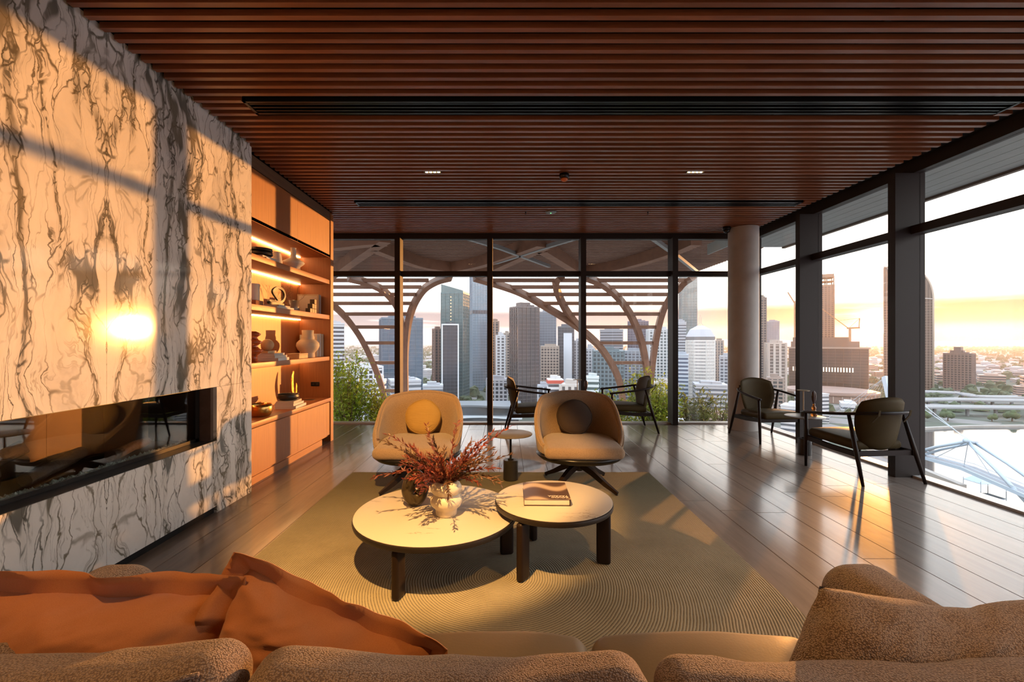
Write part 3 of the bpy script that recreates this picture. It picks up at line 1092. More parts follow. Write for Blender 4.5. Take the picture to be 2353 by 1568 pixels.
long_dirs = [(-1.0, 0.1, 0.52, 0.46), (-0.85, -0.3, 0.75, 0.44), (0.9, 0.1, 0.62, 0.50), (1.0, -0.25, 0.42, 0.42), (0.75, 0.2, 0.70, 0.40), (-1.0, -0.25, 0.10, 0.40),
             (0.95, -0.3, -0.02, 0.30), (-0.5, 0.5, 0.9, 0.38), (0.2, 0.6, 1.0, 0.38), (-0.15, -0.5, 0.9, 0.34), (0.45, -0.6, 0.6, 0.34), (-0.6, -0.6, 0.35, 0.34)]
for k in range(64):
    if k < len(long_dirs):
        dx, dy, dz, L = long_dirs[k]
    else:
        a = rb.uniform(0, 2 * math.pi)
        e = rb.uniform(-0.15, 1.0)
        dx, dy, dz, L = math.cos(a), math.sin(a), e, rb.uniform(0.20, 0.33)
    dv = Vector((dx, dy, dz)).normalized()
    st = Vector((dv.x * 0.03, dv.y * 0.03, 0.0))
    mouth = Vector((dv.x * 0.05, dv.y * 0.05, 0.112))
    pts = [st, mouth]
    cur, dd = mouth.copy(), (dv * 0.6 + Vector((0, 0, 0.75))).normalized()
    stepn = 9
    for s in range(stepn):
        dd = (dd * 0.72 + dv * 0.30 + Vector((rb.uniform(-.09, .09), rb.uniform(-.09, .09), rb.uniform(-.05, .05) - 0.015 * s * (0.4 if dz > 0.3 else 1)))).normalized()
        cur = cur + dd * (L / stepn)
        pts.append(cur.copy())
    mb = MB()
    mb.tube(pts, [0.0022 - 0.0015 * i / len(pts) for i in range(len(pts))], 5)
    for i in range(2, len(pts)):
        tdir = (pts[i] - pts[i - 1]).normalized()
        for s in range(6 if i < len(pts) - 1 else 4):
            p = pts[i - 1].lerp(pts[i], rb.random())
            ld = (tdir * rb.uniform(0.7, 1.3) + Vector((rb.uniform(-1, 1), rb.uniform(-1, 1), rb.uniform(-0.8, 0.9))) * 0.75).normalized()
            leaf(mb, p, ld, rb.uniform(0.024, 0.050), rb.uniform(0.0034, 0.0062))
    mb.build('branch', leaf_red if k % 3 else leaf_brown, fo)


# ------------------------------------------------------------------ book on the smaller table
def text_mesh(body, size, depth=0.0006, align='LEFT'):
    cu = bpy.data.curves.new('text', 'FONT')
    cu.body = body
    cu.size = size
    cu.extrude = depth
    cu.align_x = align
    cu.resolution_u = 3
    cu.space_line = 0.82
    tmp = bpy.data.objects.new('tmp_text', cu)
    COL.objects.link(tmp)
    bpy.context.view_layer.update()
    dg = bpy.context.evaluated_depsgraph_get()
    me = bpy.data.meshes.new_from_object(tmp.evaluated_get(dg))
    bpy.data.objects.remove(tmp)
    return me


def cover_mat():
    m = bpy.data.materials.new('printed_book_cover')
    m.use_nodes = True
    t = NT(m.node_tree)
    b = t.n['Principled BSDF']
    o = t.new('ShaderNodeTexCoord').outputs['Object']
    x, y, z = t.xyz(o)
    s = t.math('SINE', t.math('ADD', t.math('MULTIPLY', t.math('ADD', y, t.math('MULTIPLY', x, -0.6)), 24.0), t.math('MULTIPLY', t.math('SINE', t.math('MULTIPLY', x, 16.0)), 2.2)))
    f = t.smooth(s, -0.2, 1.0)
    t.put(b.inputs['Base Color'], t.ramp(f, [(0, (0.075, 0.045, 0.038)), (0.55, (0.16, 0.10, 0.08)), (1, (0.42, 0.32, 0.25))]))
    b.inputs['Roughness'].default_value = 0.32
    return m


bk = thing('coffee_table_book', 'thick dark brown picture book lying on the smaller coffee table', 'book', (0.262, 2.868, Z2), R(-1))
bw, bd, bh = 0.285, 0.315, 0.044
paper = pm('page_paper', (0.62, 0.55, 0.48), 0.8, bump=(300, 0.2, (0.02, 0.02, 1)))
MB().rbox(bw - 0.010, bd - 0.010, bh - 0.007, 0.002, 1, 1, Matrix.Translation((-0.002, 0, bh / 2))).build('page_block', paper, bk)
cv_ = cover_mat()
MB().box(-bw / 2, bw / 2, -bd / 2, bd / 2, bh - 0.0035, bh).build('front_cover', cv_, bk)
dark_cover = pm('dark_cover_cloth', (0.045, 0.028, 0.024), 0.5)
MB().box(-bw / 2, bw / 2, -bd / 2, bd / 2, 0, 0.0035).build('back_cover', dark_cover, bk)
MB().box(bw / 2 - 0.004, bw / 2, -bd / 2, bd / 2, 0.0035, bh - 0.0035).build('spine', dark_cover, bk)
ink = pm('pale_cover_ink', (0.68, 0.58, 0.50), 0.5)
tm = text_mesh('KOICHI\nTAKADA', 0.031)
tm.materials.append(ink)
obj('cover_title', tm, bk, (bw / 2 - 0.012, -bd / 2 + 0.034, bh + 0.0004), (0, 0, R(180)))


# ------------------------------------------------------------------ swivel tub chairs
def smooth01(x):
    x = max(0.0, min(1.0, x))
    return x * x * (3 - 2 * x)


def tub_chair(label, loc, rz):
    t = thing('tub_chair', label, 'armchair', loc, rz)
    TH = R(122)

    def prof(th):            # height of the rim over the angle from the middle of the back
        a = abs(th) / TH
        return 0.855 - 0.035 * smooth01(a / 0.45) - 0.40 * smooth01((a - 0.36) / 0.64)

    def sheet(off):
        def fn(u, v):
            th = (-1 + 2 * u) * TH
            z0 = 0.345
            z = z0 + (prof(th) - z0) * v
            k = (z - z0) / 0.5
            rx = 0.375 + 0.035 * math.sin(min(1, k * 1.2) * math.pi / 2) + off
            ry = 0.345 + 0.085 * k + off
            c, s = math.cos(th), math.sin(th)
            e = 2 / 2.5
            x = rx * math.copysign(abs(s) ** e, s)
            y = ry * math.copysign(abs(c) ** e, c)
            if v > 0.999:
                z += 0.0
            return Vector((x, y * 0.98 + 0.01, z + (0.012 if 0 < off else 0.0) * 0))
        return fn
    q = MB()
    NU, NV = 56, 12
    so_, si_ = sheet(0.028), sheet(-0.028)
    mid_ = sheet(0.0)

    def rim(fn, sgn):
        def g(u, v):
            p = fn(u, v)
            e = max(0.0, (v - 0.88) / 0.12)
            pm_ = mid_(u, v)
            return pm_ + (p - pm_) * math.sqrt(max(0.0, 1 - 0.75 * e * e)) - Vector((0, 0, 0.012 * e * e))
        return g
    q.shell(rim(so_, 1), rim(si_, -1), NU, NV)
    q.build('shell', tub_fab, t, True)
    pts = [mid_(i / NU, 1.0) + Vector((0, 0, -0.006)) for i in range(NU + 1)]
    MB().tube(pts, 0.017, 8).build('rim_piping', tub_fab, t, True)

    def seat(p):
        q_ = p.copy()
        e = max(0.0, 1 - (p.x / 0.37) ** 2) ** 0.5
        k = max(0.0, p.y + 0.05)
        sc_ = 1 - 0.75 * max(0.0, (p.y - 0.05) / 0.33) ** 2 * 0.55
        q_.x *= sc_
        if p.z > 0:
            q_.z += 0.030 * e * max(0.0, 1 - (p.y / 0.40) ** 2)
        if p.y < 0:
            q_.y -= 0.045 * max(0.0, 1 - (p.x / 0.36) ** 2)
        return q_
    MB().rbox(0.715, 0.70, 0.095, 0.045, 4, 8, Matrix.Translation((0, -0.03, 0.385)), seat).build('seat_cushion', tub_fab, t, True)
    q = MB()
    prf = [(0.10, 0.262), (0.26, 0.268), (0.35, 0.288), (0.380, 0.318), (0.385, 0.340), (0.30, 0.344)]
    q.lathe(prf, 40, fn=lambda r, z, a: r * (1.0 + 0.06 * abs(math.sin(2 * a))) * (1.13 - 0.05 * abs(math.cos(a)) if math.sin(a) < 0 else 1.0))
    q.build('shell_pan', black_metal, t, True)
    MB().lathe([(0.12, 0.262), (0.12, 0.272)], 28).build('swivel_plate', black_metal, t, True, 40)
    MB().lathe([(0.036, 0.14), (0.042, 0.20), (0.042, 0.263)], 20).build('hub', black_metal, t, True, 40)
    for k in range(4):
        a = R(45 + 90 * k)
        dv = Vector((math.cos(a), math.sin(a), 0))
        pts = [dv * 0.015 + Vector((0, 0, 0.205)), dv * 0.16 + Vector((0, 0, 0.150)), dv * 0.30 + Vector((0, 0, 0.072)), dv * 0.425 + Vector((0, 0, 0.016))]
        MB().beam(pts, 0.046, 0.060, taper=[1.0, 0.95, 0.72, 0.48]).build('leg', dark_wood, t)
        MB().tube([dv * 0.415 + Vector((0, 0, 0.0)), dv * 0.415 + Vector((0, 0, 0.012))], 0.012, 8).build('glide', black_metal, t)
    return t


C1, C2 = (-0.835, 4.30), (0.715, 4.30)
tub_chair('oatmeal tub swivel chair bearing a mustard round cushion', (C1[0], C1[1], RZ), R(3))
tub_chair('oatmeal tub swivel chair bearing a dark brown round cushion', (C2[0], C2[1], RZ), R(-1))


def round_cushion(label, mat, loc, rot):
    t = obj('round_cushion', None, None, loc, rot)
    tag(t, label, 'cushion')
    prof = [(0.0, -0.060), (0.06, -0.062), (0.12, -0.056), (0.160, -0.040), (0.178, -0.016), (0.181, 0.0), (0.178, 0.016), (0.160, 0.040), (0.12, 0.056), (0.06, 0.062), (0.0, 0.060)]
    q = MB()
    q.lathe(prof, 48, fn=lambda r, z, a: r * (1 + 0.012 * math.sin(5 * a + 1) + 0.006 * math.sin(13 * a)))
    q.build('cushion_body', mat, t, True)
    for z in (-0.03, 0.03):
        pts = [(0.171 * math.cos(k * math.pi / 24), 0.171 * math.sin(k * math.pi / 24), z) for k in range(49)]
        MB().tube(pts, 0.0035, 6).build('piping', mat, t, True)


round_cushion('round mustard cushion propped in a tub chair', pm('mustard_linen', (0.34, 0.20, 0.045), 0.85, var=(9, 0.12), bump=(12, 0.5, (1, 6, 1))),
              (C1[0] + 0.005, C1[1] + 0.225, 0.628), (R(72), 0, R(3)))
round_cushion('round dark brown cushion propped in a tub chair', pm('dark_brown_linen', (0.045, 0.027, 0.017), 0.85, var=(9, 0.12), bump=(12, 0.3, (1, 6, 1))),
              (C2[0] - 0.01, C2[1] + 0.225, 0.628), (R(72), 0, R(-1)))


# ------------------------------------------------------------------ pedestal side tables
taupe_top = pm('taupe_lacquer', (0.17, 0.145, 0.12), 0.40)
black_stone = pm('black_stone', (0.018, 0.016, 0.015), 0.30, var=(10, 0.6))


def side_table(label, loc, hgt=0.475):
    t = thing('side_table', label, 'side table', loc)
    MB().lathe([(0.213, hgt - 0.012), (0.216, hgt - 0.008), (0.216, hgt - 0.002), (0.212, hgt)], 48).build('table_top', taupe_top, t, True, 35)
    MB().lathe([(0.011, 0.205), (0.011, hgt - 0.012)], 14).build('stem', black_metal, t, True, 40)
    MB().lathe([(0.030, 0.200), (0.030, 0.212), (0.012, 0.214)], 20).build('collar', black_metal, t, True, 40)
    MB().lathe([(0.070, 0.0), (0.074, 0.004), (0.074, 0.196), (0.070, 0.200)], 36).build('base', black_stone, t, True, 40)
    return t


side_table('taupe-topped pedestal side table standing on the rug between the tub chairs', (0.058, 4.46, RZ), 0.462)
S2, S3 = (3.70, 5.50), (1.17, 7.0)
side_table('taupe-topped pedestal side table between two armchairs by the side window', (S2[0], S2[1], 0))
side_table('taupe-topped pedestal side table between two armchairs at the far window', (S3[0], S3[1], 0))
amber = pm('amber_glass', (0.55, 0.20, 0.04), 0.08, 0, 0.5, trans=0.75)
stop_m = pm('brown_horn_stopper', (0.055, 0.022, 0.012), 0.35)
dish_m = pm('brass_dish', (0.45, 0.36, 0.24), 0.35, 0.6)
for (sx, sy), wh in ((S2, 'side window'), (S3, 'far window')):
    c = thing('candle_stand', 'slim stemmed candle stand with a flat dish on the %s table' % wh, 'candle holder', (sx - 0.035, sy - 0.03, 0.4755))
    MB().lathe([(0.030, 0), (0.030, 0.055), (0.026, 0.058)], 24).build('stand_base', black_stone, c, True, 40)
    MB().lathe([(0.0065, 0.058), (0.0065, 0.312)], 10).build('stand_stem', dish_m, c, True, 40)
    MB().lathe([(0.012, 0.310), (0.066, 0.314), (0.070, 0.322), (0.066, 0.322), (0.0, 0.317)], 28).build('stand_dish', dish_m, c, True, 40)
    b = thing('stoppered_bottle', 'small amber glass bottle with a dark oval stopper on the %s table' % wh, 'bottle', (sx + 0.10, sy - 0.02, 0.4755))
    MB().lathe([(0.030, 0), (0.034, 0.008), (0.034, 0.050), (0.026, 0.068), (0.018, 0.080), (0.026, 0.095), (0.026, 0.110), (0.014, 0.126), (0.012, 0.140), (0.016, 0.150), (0.008, 0.152)], 24).build('bottle_body', amber, b, True)
    MB().lathe([(0.006, 0.150), (0.010, 0.160), (0.024, 0.20), (0.029, 0.245), (0.024, 0.285), (0.010, 0.308), (0.0, 0.312)], 20, fn=lambda r, z, a: r * (0.55 + 0.45 * abs(math.cos(a)))).build('stopper', stop_m, b, True)


# ------------------------------------------------------------------ armchairs: dark wooden frame, leather seat and back
def armchair(label, loc, rz):
    t = thing('armchair', label, 'armchair', loc, rz)
    # local: front is -y
    half = [(-0.335, -0.345, 0.605), (-0.337, -0.18, 0.622), (-0.330, 0.02, 0.645), (-0.305, 0.19, 0.668), (-0.235, 0.315, 0.688), (-0.125, 0.378, 0.698), (0.0, 0.395, 0.700)]
    pts = half + [(-x, y, z) for x, y, z in reversed(half[:-1])]
    fine = []
    for i in range(len(pts) - 1):
        p0, p1, p2, p3 = (Vector(pts[max(0, min(len(pts) - 1, i + k))]) for k in (-1, 0, 1, 2))
        for s in range(5):
            u = s / 5
            fine.append(0.5 * ((2 * p1) + (p2 - p0) * u + (2 * p0 - 5 * p1 + 4 * p2 - p3) * u * u + (3 * p1 - p0 - 3 * p2 + p3) * u ** 3))
    fine.append(Vector(pts[-1]))
    MB().tube(fine, 0.0215, 10, flat=0.72).build('arm_rail', dark_wood, t, True)
    for s in (-1, 1):
        MB().tube([(s * 0.325, -0.325, 0.0), (s * 0.330, -0.318, 0.30), (s * 0.335, -0.31, 0.604)], [0.0135, 0.0205, 0.0165], 10).build('leg', dark_wood, t, True)
        MB().tube([(s * 0.335, 0.395, 0.0), (s * 0.318, 0.30, 0.32), (s * 0.300, 0.20, 0.662)], [0.0135, 0.0215, 0.0165], 10).build('leg', dark_wood, t, True)
        MB().beam([(s * 0.318, -0.32, 0.322), (s * 0.312, 0.0, 0.292), (s * 0.308, 0.312, 0.285)], 0.026, 0.052).build('side_rail', dark_wood, t)
    MB().beam([(-0.325, -0.312, 0.318), (0.325, -0.312, 0.318)], 0.026, 0.050, ).build('front_rail', dark_wood, t)
    MB().beam([(-0.31, 0.285, 0.285), (0.31, 0.285, 0.285)], 0.026, 0.050).build('back_rail', dark_wood, t)

    def seat(p):
        q_ = p.copy()
        e = max(0.0, 1 - (p.x / 0.30) ** 2) ** 0.5 * max(0.0, 1 - (p.y / 0.31) ** 2) ** 0.5
        q_.x *= 1 - 0.10 * max(0.0, p.y / 0.3)
        if p.z > 0:
            q_.z += 0.026 * e
        return q_
    MB().rbox(0.575, 0.60, 0.085, 0.040, 4, 7, Matrix.Translation((0, -0.055, 0.362)) @ Matrix.Rotation(R(-3), 4, 'X'), seat).build('seat_cushion', dark_olive, t, True)

    def backsheet(side):
        def fn(u, v):
            a = -1 + 2 * u
            b = -1 + 2 * v
            # squircle disc -> rounded shield outline
            x = a * math.sqrt(max(0, 1 - 0.33 * b * b))
            y = b * math.sqrt(max(0, 1 - 0.33 * a * a))
            w_ = 0.295 * (0.86 + 0.12 * y)
            X_ = x * w_
            Zv = 0.578 + y * 0.272
            edge = max(0.0, 1 - max(abs(a), abs(b)) ** 4) ** 0.5
            yy = 0.225 + 0.100 * (y + 1) * 0.5 + 0.03 - 0.115 * (x * x) * (0.8 + 0.2 * y)
            return Vector((X_, yy + side * 0.034 * edge, Zv))
        return fn
    q = MB()
    q.shell(backsheet(1), backsheet(-1), 18, 16)
    q.build('back_cushion', dark_olive, t, True)
    for s in (-1, 1):
        MB().beam([(s * 0.165, 0.405, 0.728), (s * 0.165, 0.393, 0.675), (s * 0.17, 0.33, 0.60)], 0.022, 0.005, up=(0, 1, 0)).build('back_strap', dark_olive, t)
    return t


armchair('dark armchair by the side window with its leather back turned to us', (3.735, 4.71, 0), R(180 + 6))
armchair('dark armchair in front of the concrete column, turned towards the room', (3.76, 6.38, 0), R(4))
armchair('dark armchair at the far window with a pleated back, facing the tree side', (0.40, 6.92, 0), R(90))
armchair('dark armchair at the far window in front of the leafy shrub', (1.93, 7.06, 0), R(-90))


# ------------------------------------------------------------------ things on the shelves
def YS(px, x=-2.60):
    return x * F / (px - VX)


white_clay = pm('chalky_white_clay', (0.62, 0.56, 0.48), 0.75, var=(12, 0.08), bump=(40, 0.1))
sand_clay = pm('sand_clay', (0.60, 0.49, 0.35), 0.7, var=(10, 0.1))
black_clay = pm('black_glazed_clay', (0.016, 0.013, 0.011), 0.45, var=(10, 0.3))
brass = pm('hammered_brass', (0.62, 0.36, 0.10), 0.26, 0.95, bump=(30, 0.25))
twig_m = pm('thin_dry_twig', (0.14, 0.07, 0.035), 0.8)
S1Z, S2Z, S3Z, S4Z = 2.2505, 1.7605, 1.1855, 0.6105
book_cols = [(0.62, 0.57, 0.50), (0.50, 0.46, 0.42), (0.66, 0.63, 0.60), (0.42, 0.33, 0.27), (0.55, 0.48, 0.38)]


def flat_book(label, x, y, z, w_, d_, h_, rz, ci, parent=None, group=None):
    """closed book lying flat, spine towards the room (+x side)"""
    t = thing('book', label, 'book', (x, y, z), rz, group)
    cm_ = pm('book_cloth_%d' % ci, book_cols[ci], 0.6)
    c = 0.0028
    MB().box(-w_ / 2 + 0.004, w_ / 2 - 0.003, -d_ / 2 + 0.004, d_ / 2 - 0.004, c, h_ - c).build('page_block', paper, t)
    q = MB().box(-w_ / 2, w_ / 2, -d_ / 2, d_ / 2, 0, c).box(-w_ / 2, w_ / 2, -d_ / 2, d_ / 2, h_ - c, h_).box(w_ / 2 - 0.003, w_ / 2, -d_ / 2, d_ / 2, c, h_ - c)
    q.build('cover', cm_, t)
    return z + h_ + 0.0004


def upright_book(label, x, y, z, w_, d_, h_, ci):
    """book standing, its spine towards the room"""
    t = thing('book', label, 'book', (x, y, z))
    c = 0.0028
    MB().box(-w_ / 2 + 0.003, w_ / 2 - 0.003, -d_ / 2 + c, d_ / 2 - c, 0.003, h_ - 0.004).build('page_block', paper, t)
    q = MB().box(-w_ / 2, w_ / 2, -d_ / 2, -d_ / 2 + c, 0, h_).box(-w_ / 2, w_ / 2, d_ / 2 - c, d_ / 2, 0, h_).box(w_ / 2 - 0.003, w_ / 2, -d_ / 2 + c, d_ / 2 - c, 0, h_)
    q.build('cover', pm('book_cloth_%d' % ci, book_cols[ci], 0.6), t)


def low_bowl(name, label, x, y, z, r, h_, mat, cat='bowl', wobble=0.0):
    pr = [(0.0, 0.004), (r * 0.55, 0.0), (r * 0.78, h_ * 0.12), (r * 0.98, h_ * 0.42), (r, h_ * 0.62), (r * 0.93, h_ * 0.80), (r * 0.99, h_), (r * 0.93, h_ * 0.96), (r * 0.86, h_ * 0.6), (r * 0.6, h_ * 0.2), (0, h_ * 0.14)]
    o = MB().lathe(pr, 36, fn=lambda q, zz, a: q * (1 + wobble * math.sin(3 * a))).build(name, mat, None, True, loc=(x, y, z))
    return tag(o, label, cat)


# --- top shelf
XS = -2.60
y = YS(600)
z = flat_book('pale book on the top shelf, under the nested black dishes', -2.585, y, S1Z, 0.21, 0.29, 0.022, R(4), 2)
z = flat_book('cream book lying directly beneath the nested black dishes', -2.59, y - 0.02, z, 0.19, 0.25, 0.018, R(-3), 0)
low_bowl('black_dish', 'lower of two nested black dishes on the top shelf books', -2.585, y - 0.03, z, 0.115, 0.045, black_clay, 'dish')
low_bowl('black_dish', 'upper of two nested black dishes on the top shelf books', -2.585, y - 0.03, z + 0.0455, 0.110, 0.040, black_clay, 'dish', 0.02)
jy = YS(640)
ju = thing('jug', 'white clay jug with a loop handle on the top shelf', 'jug', (-2.62, jy, S1Z))
MB().lathe([(0, 0.003), (0.052, 0.0), (0.062, 0.02), (0.058, 0.07), (0.045, 0.12), (0.042, 0.155), (0.047, 0.168), (0.041, 0.165), (0.036, 0.12), (0, 0.02)], 32).build('jug_body', white_clay, ju, True)
MB().tube([(0.0, 0.045, 0.150), (0.0, 0.085, 0.152), (0.0, 0.105, 0.115), (0.0, 0.098, 0.07), (0.0, 0.056, 0.035)], 0.010, 8).build('handle', white_clay, ju, True)
fy = YS(675, -2.57)
fv_ = thing('flask_vase', 'squat white long-necked vase with a side handle on the top shelf', 'vase', (-2.575, fy, S1Z))
MB().lathe([(0, 0.003), (0.045, 0.0), (0.048, 0.02), (0.070, 0.045), (0.118, 0.085), (0.128, 0.100), (0.118, 0.116), (0.070, 0.145), (0.036, 0.165), (0.031, 0.20), (0.031, 0.275), (0.035, 0.282), (0.028, 0.28), (0.026, 0.20), (0.0, 0.15)], 36).build('vase_body', white_clay, fv_, True)
MB().tube([(0.0, 0.075, 0.140), (0.0, 0.125, 0.155), (0.0, 0.160, 0.125), (0.0, 0.165, 0.06), (0.0, 0.158, 0.008)], 0.009, 8).build('handle', white_clay, fv_, True)

# --- second shelf
y = YS(586)
o = MB().lathe([(0, 0.003), (0.062, 0.0), (0.066, 0.004), (0.066, 0.17), (0.060, 0.172), (0.058, 0.02), (0, 0.015)], 32).build('cylinder_vase', white_clay, None, True, loc=(-2.62, y - 0.01, S2Z + 0.062))
tag(o, 'plain white cylinder vase standing on a clay block by the marble edge', 'vase')
o = MB().rbox(0.15, 0.15, 0.06, 0.008, 2, 1, Matrix.Translation((0, 0, 0.03))).build('clay_block', pm('terracotta_block', (0.32, 0.13, 0.06), 0.8, var=(9, 0.15)), None, True, 40, loc=(-2.62, y - 0.01, S2Z + 0.0005))
tag(o, 'low terracotta block under the white cylinder vase', 'block')
y = YS(630)
z = flat_book('wide cream book, bottom of the pair under the black loop', -2.575, y, S2Z, 0.22, 0.34, 0.020, R(-4), 0)
z = flat_book('grey book right beneath the black loop sculpture', -2.575, y - 0.02, z, 0.20, 0.29, 0.018, R(3), 1)
# loop of black ribbon
lp = thing('loop_sculpture', 'black ribbon loop sculpture resting on two books', 'sculpture', (-2.575, y - 0.01, z))
pts = [(0.02, 0.13, 0.016), (0.01, 0.06, 0.020), (0.0, -0.02, 0.020), (-0.01, -0.10, 0.020), (-0.02, -0.125, 0.030), (-0.02, -0.09, 0.045), (0.0, 0.0, 0.042), (0.015, 0.09, 0.050), (0.02, 0.145, 0.10), (0.02, 0.145, 0.155),
       (0.015, 0.10, 0.195), (0.005, 0.03, 0.205), (-0.005, -0.03, 0.180), (-0.008, -0.055, 0.150), (-0.005, -0.02, 0.115), (0.0, 0.03, 0.075), (0.0, 0.05, 0.055)]
fine = []
for i in range(len(pts) - 1):
    p0, p1, p2, p3 = (Vector(pts[max(0, min(len(pts) - 1, i + k))]) for k in (-1, 0, 1, 2))
    for s in range(5):
        u = s / 5
        fine.append(0.5 * ((2 * p1) + (p2 - p0) * u + (2 * p0 - 5 * p1 + 4 * p2 - p3) * u * u + (3 * p1 - p0 - 3 * p2 + p3) * u ** 3))
MB().beam(fine, 0.028, 0.022, up=(1, 0, 0)).build('ribbon', black_clay, lp, True, 50)
# ribbed vessel with twigs
y = YS(676, -2.66)
rvz = MB().lathe([(0, 0.004), (0.075, 0), (0.078, 0.006), (0.078, 0.150), (0.074, 0.152), (0.072, 0.02), (0, 0.015)], 48, fn=lambda r, zz, a: r * (1 + 0.02 * math.cos(24 * a))).build(
    'ribbed_vessel', pm('smoked_ribbed_glass', (0.36, 0.27, 0.19), 0.25, 0, 0.6, trans=0.35), None, True, loc=(-2.68, y, S2Z))
tag(rvz, 'ribbed smoky glass vessel holding bare twigs on a shelf', 'vase')
tw = thing('twig_bunch', 'tangle of thin bare twigs rising from the ribbed vessel', 'twigs', (-2.68, y, S2Z + 0.02))
rt = random.Random(5)
for k in range(9):
    mb = MB()
    a = rt.uniform(0, 6.28)
    cur = Vector((0.03 * math.cos(a), 0.03 * math.sin(a), 0))
    dv = Vector((0.25 * math.cos(a), 0.75 * math.sin(a), 1)).normalized()
    pts = [cur.copy()]
    for s in range(10):
        if s > 3:
            dv = (dv + Vector((rt.uniform(-.3, .3), rt.uniform(-.6, .6), rt.uniform(-.5, .25)))).normalized()
        cur = cur + dv * 0.034
        cur.x = max(-0.12, min(0.16, cur.x))
        pts.append(cur.copy())
        if s > 4:
            e = cur + Vector((rt.uniform(-.02, .03), rt.uniform(-.07, .07), rt.uniform(-.02, .05)))
            e.x = max(-0.12, min(0.16, e.x))
            mb.tube([cur, cur.lerp(e, 0.5) + Vector((0, 0, 0.008)), e], 0.0012, 4)
    mb.tube(pts, 0.0018, 5)
    mb.build('twig', twig_m, tw)
# stair of dark cubes, picture frame and books behind
y = YS(712, -2.55)
st = thing('cube_sculpture', 'dark stepped sculpture of stacked square blocks on a shelf', 'sculpture', (-2.53, y, S2Z))
bz = pm('dark_bronze_block', (0.07, 0.05, 0.035), 0.4, 0.3)
for (dy, z0, s) in ((-0.075, 0.0, 0.062), (-0.010, 0.0, 0.062), (-0.010, 0.0625, 0.062), (0.055, 0.0, 0.062), (0.055, 0.0625, 0.062), (0.055, 0.125, 0.062)):
    MB().rbox(s, s, s, 0.003, 1, 1, Matrix.Translation((0, dy, z0 + s / 2))).build('block', bz, st)
pf = thing('picture_frame', 'pale framed print leaning at the back of a shelf', 'picture frame', (-2.70, 6.125, S2Z))
MB().box(-0.13, 0.13, -0.012, 0.0, 0.02, 0.26).build('print', pm('pale_print', (0.62, 0.52, 0.42), 0.8, var=(6, 0.1)), pf)
q = MB().box(-0.145, 0.145, -0.016, 0.006, 0.0, 0.02).box(-0.145, 0.145, -0.016, 0.006, 0.26, 0.28).box(-0.145, -0.13, -0.016, 0.006, 0.02, 0.26).box(0.13, 0.145, -0.016, 0.006, 0.02, 0.26)
q.build('frame', pm('pale_oak_frame', (0.50, 0.36, 0.22), 0.5), pf)
upright_book('tall grey book standing against the shelf end panel by the framed print', -2.66, 6.165, S2Z, 0.22, 0.026, 0.275, 1)
upright_book('tall brown book between the shelf end panel and its grey neighbour', -2.66, 6.195, S2Z, 0.20, 0.024, 0.262, 3)

# --- third shelf
y = YS(583, -2.53)
aw = MB().lathe([(0, 0.004), (0.036, 0), (0.042, 0.006), (0.038, 0.05), (0.040, 0.07), (0.085, 0.105), (0.090, 0.118), (0.055, 0.14), (0.036, 0.165), (0.075, 0.195), (0.080, 0.207), (0.048, 0.228), (0.034, 0.25), (0.066, 0.276), (0.070, 0.286), (0.05, 0.302), (0.03, 0.312), (0, 0.305)], 36).build(
    'wavy_vase', pm('amber_brown_glass', (0.30, 0.085, 0.030), 0.10, 0, 0.6, trans=0.35), None, True, loc=(-2.535, y, S3Z))
tag(aw, 'glossy amber-brown vase of stacked flaring rings beside the marble edge', 'vase')
y = YS(622, -2.585)
z = flat_book('white book at the bottom of the stack under the wooden ball', -2.57, y + 0.02, S3Z, 0.23, 0.31, 0.030, R(6), 2)
z = flat_book('cream book mid-stack under the wooden ball', -2.575, y, z, 0.21, 0.28, 0.026, R(1), 0)
z = flat_book('pale grey book topmost under the wooden ball', -2.58, y - 0.01, z, 0.19, 0.26, 0.024, R(4), 1)
wb = thing('ball_sculpture', 'turned pale wooden ball on a small plank above a book stack', 'sculpture', (-2.60, y - 0.04, z))
pale_wood = wood('pale_turned_wood', (0.42, 0.25, 0.12), (0.58, 0.37, 0.19), 'Z', 6, 10, 0.55)
MB().box(-0.05, 0.05, -0.085, 0.095, 0, 0.026).build('stand', pale_wood, wb)
MB().lathe([(0.066 * math.sin(k * math.pi / 16), 0.089 - 0.064 * math.cos(k * math.pi / 16)) for k in range(17)], 28).build('ball', pale_wood, wb, True)
y = YS(681, -2.57)
wbx = thing('wooden_box', 'low pale timber box on the shelf beside the book stack', 'box', (-2.56, y, S3Z))
MB().rbox(0.16, 0.24, 0.046, 0.003, 1, 1, Matrix.Translation((0, 0, 0.023))).build('box_body', pale_wood, wbx)
MB().rbox(0.164, 0.244, 0.016, 0.003, 1, 1, Matrix.Translation((0, 0, 0.0545))).build('lid', pale_wood, wbx)
y = YS(710, -2.55)
gv = MB().lathe([(0, 0.004), (0.082, 0), (0.086, 0.006), (0.084, 0.055), (0.088, 0.068), (0.125, 0.105), (0.142, 0.150), (0.136, 0.190), (0.105, 0.222), (0.078, 0.238), (0.082, 0.255), (0.078, 0.275), (0.070, 0.290), (0.074, 0.355), (0.066, 0.356), (0.062, 0.29), (0.0, 0.2)], 40).build(
    'gourd_vase', sand_clay, None, True, loc=(-2.565, y, S3Z))
tag(gv, 'tall sandy gourd-shaped vase with a ringed neck on a shelf', 'vase')
upright_book('tall cream book upright behind the gourd vase', -2.68, 6.10, S3Z, 0.24, 0.035, 0.30, 0)
upright_book('tall white book upright behind the gourd vase, middle of three', -2.66, 6.142, S3Z, 0.24, 0.038, 0.315, 2)
upright_book('tall tan book upright behind the gourd vase, against the end panel', -2.65, 6.186, S3Z, 0.25, 0.036, 0.31, 4)

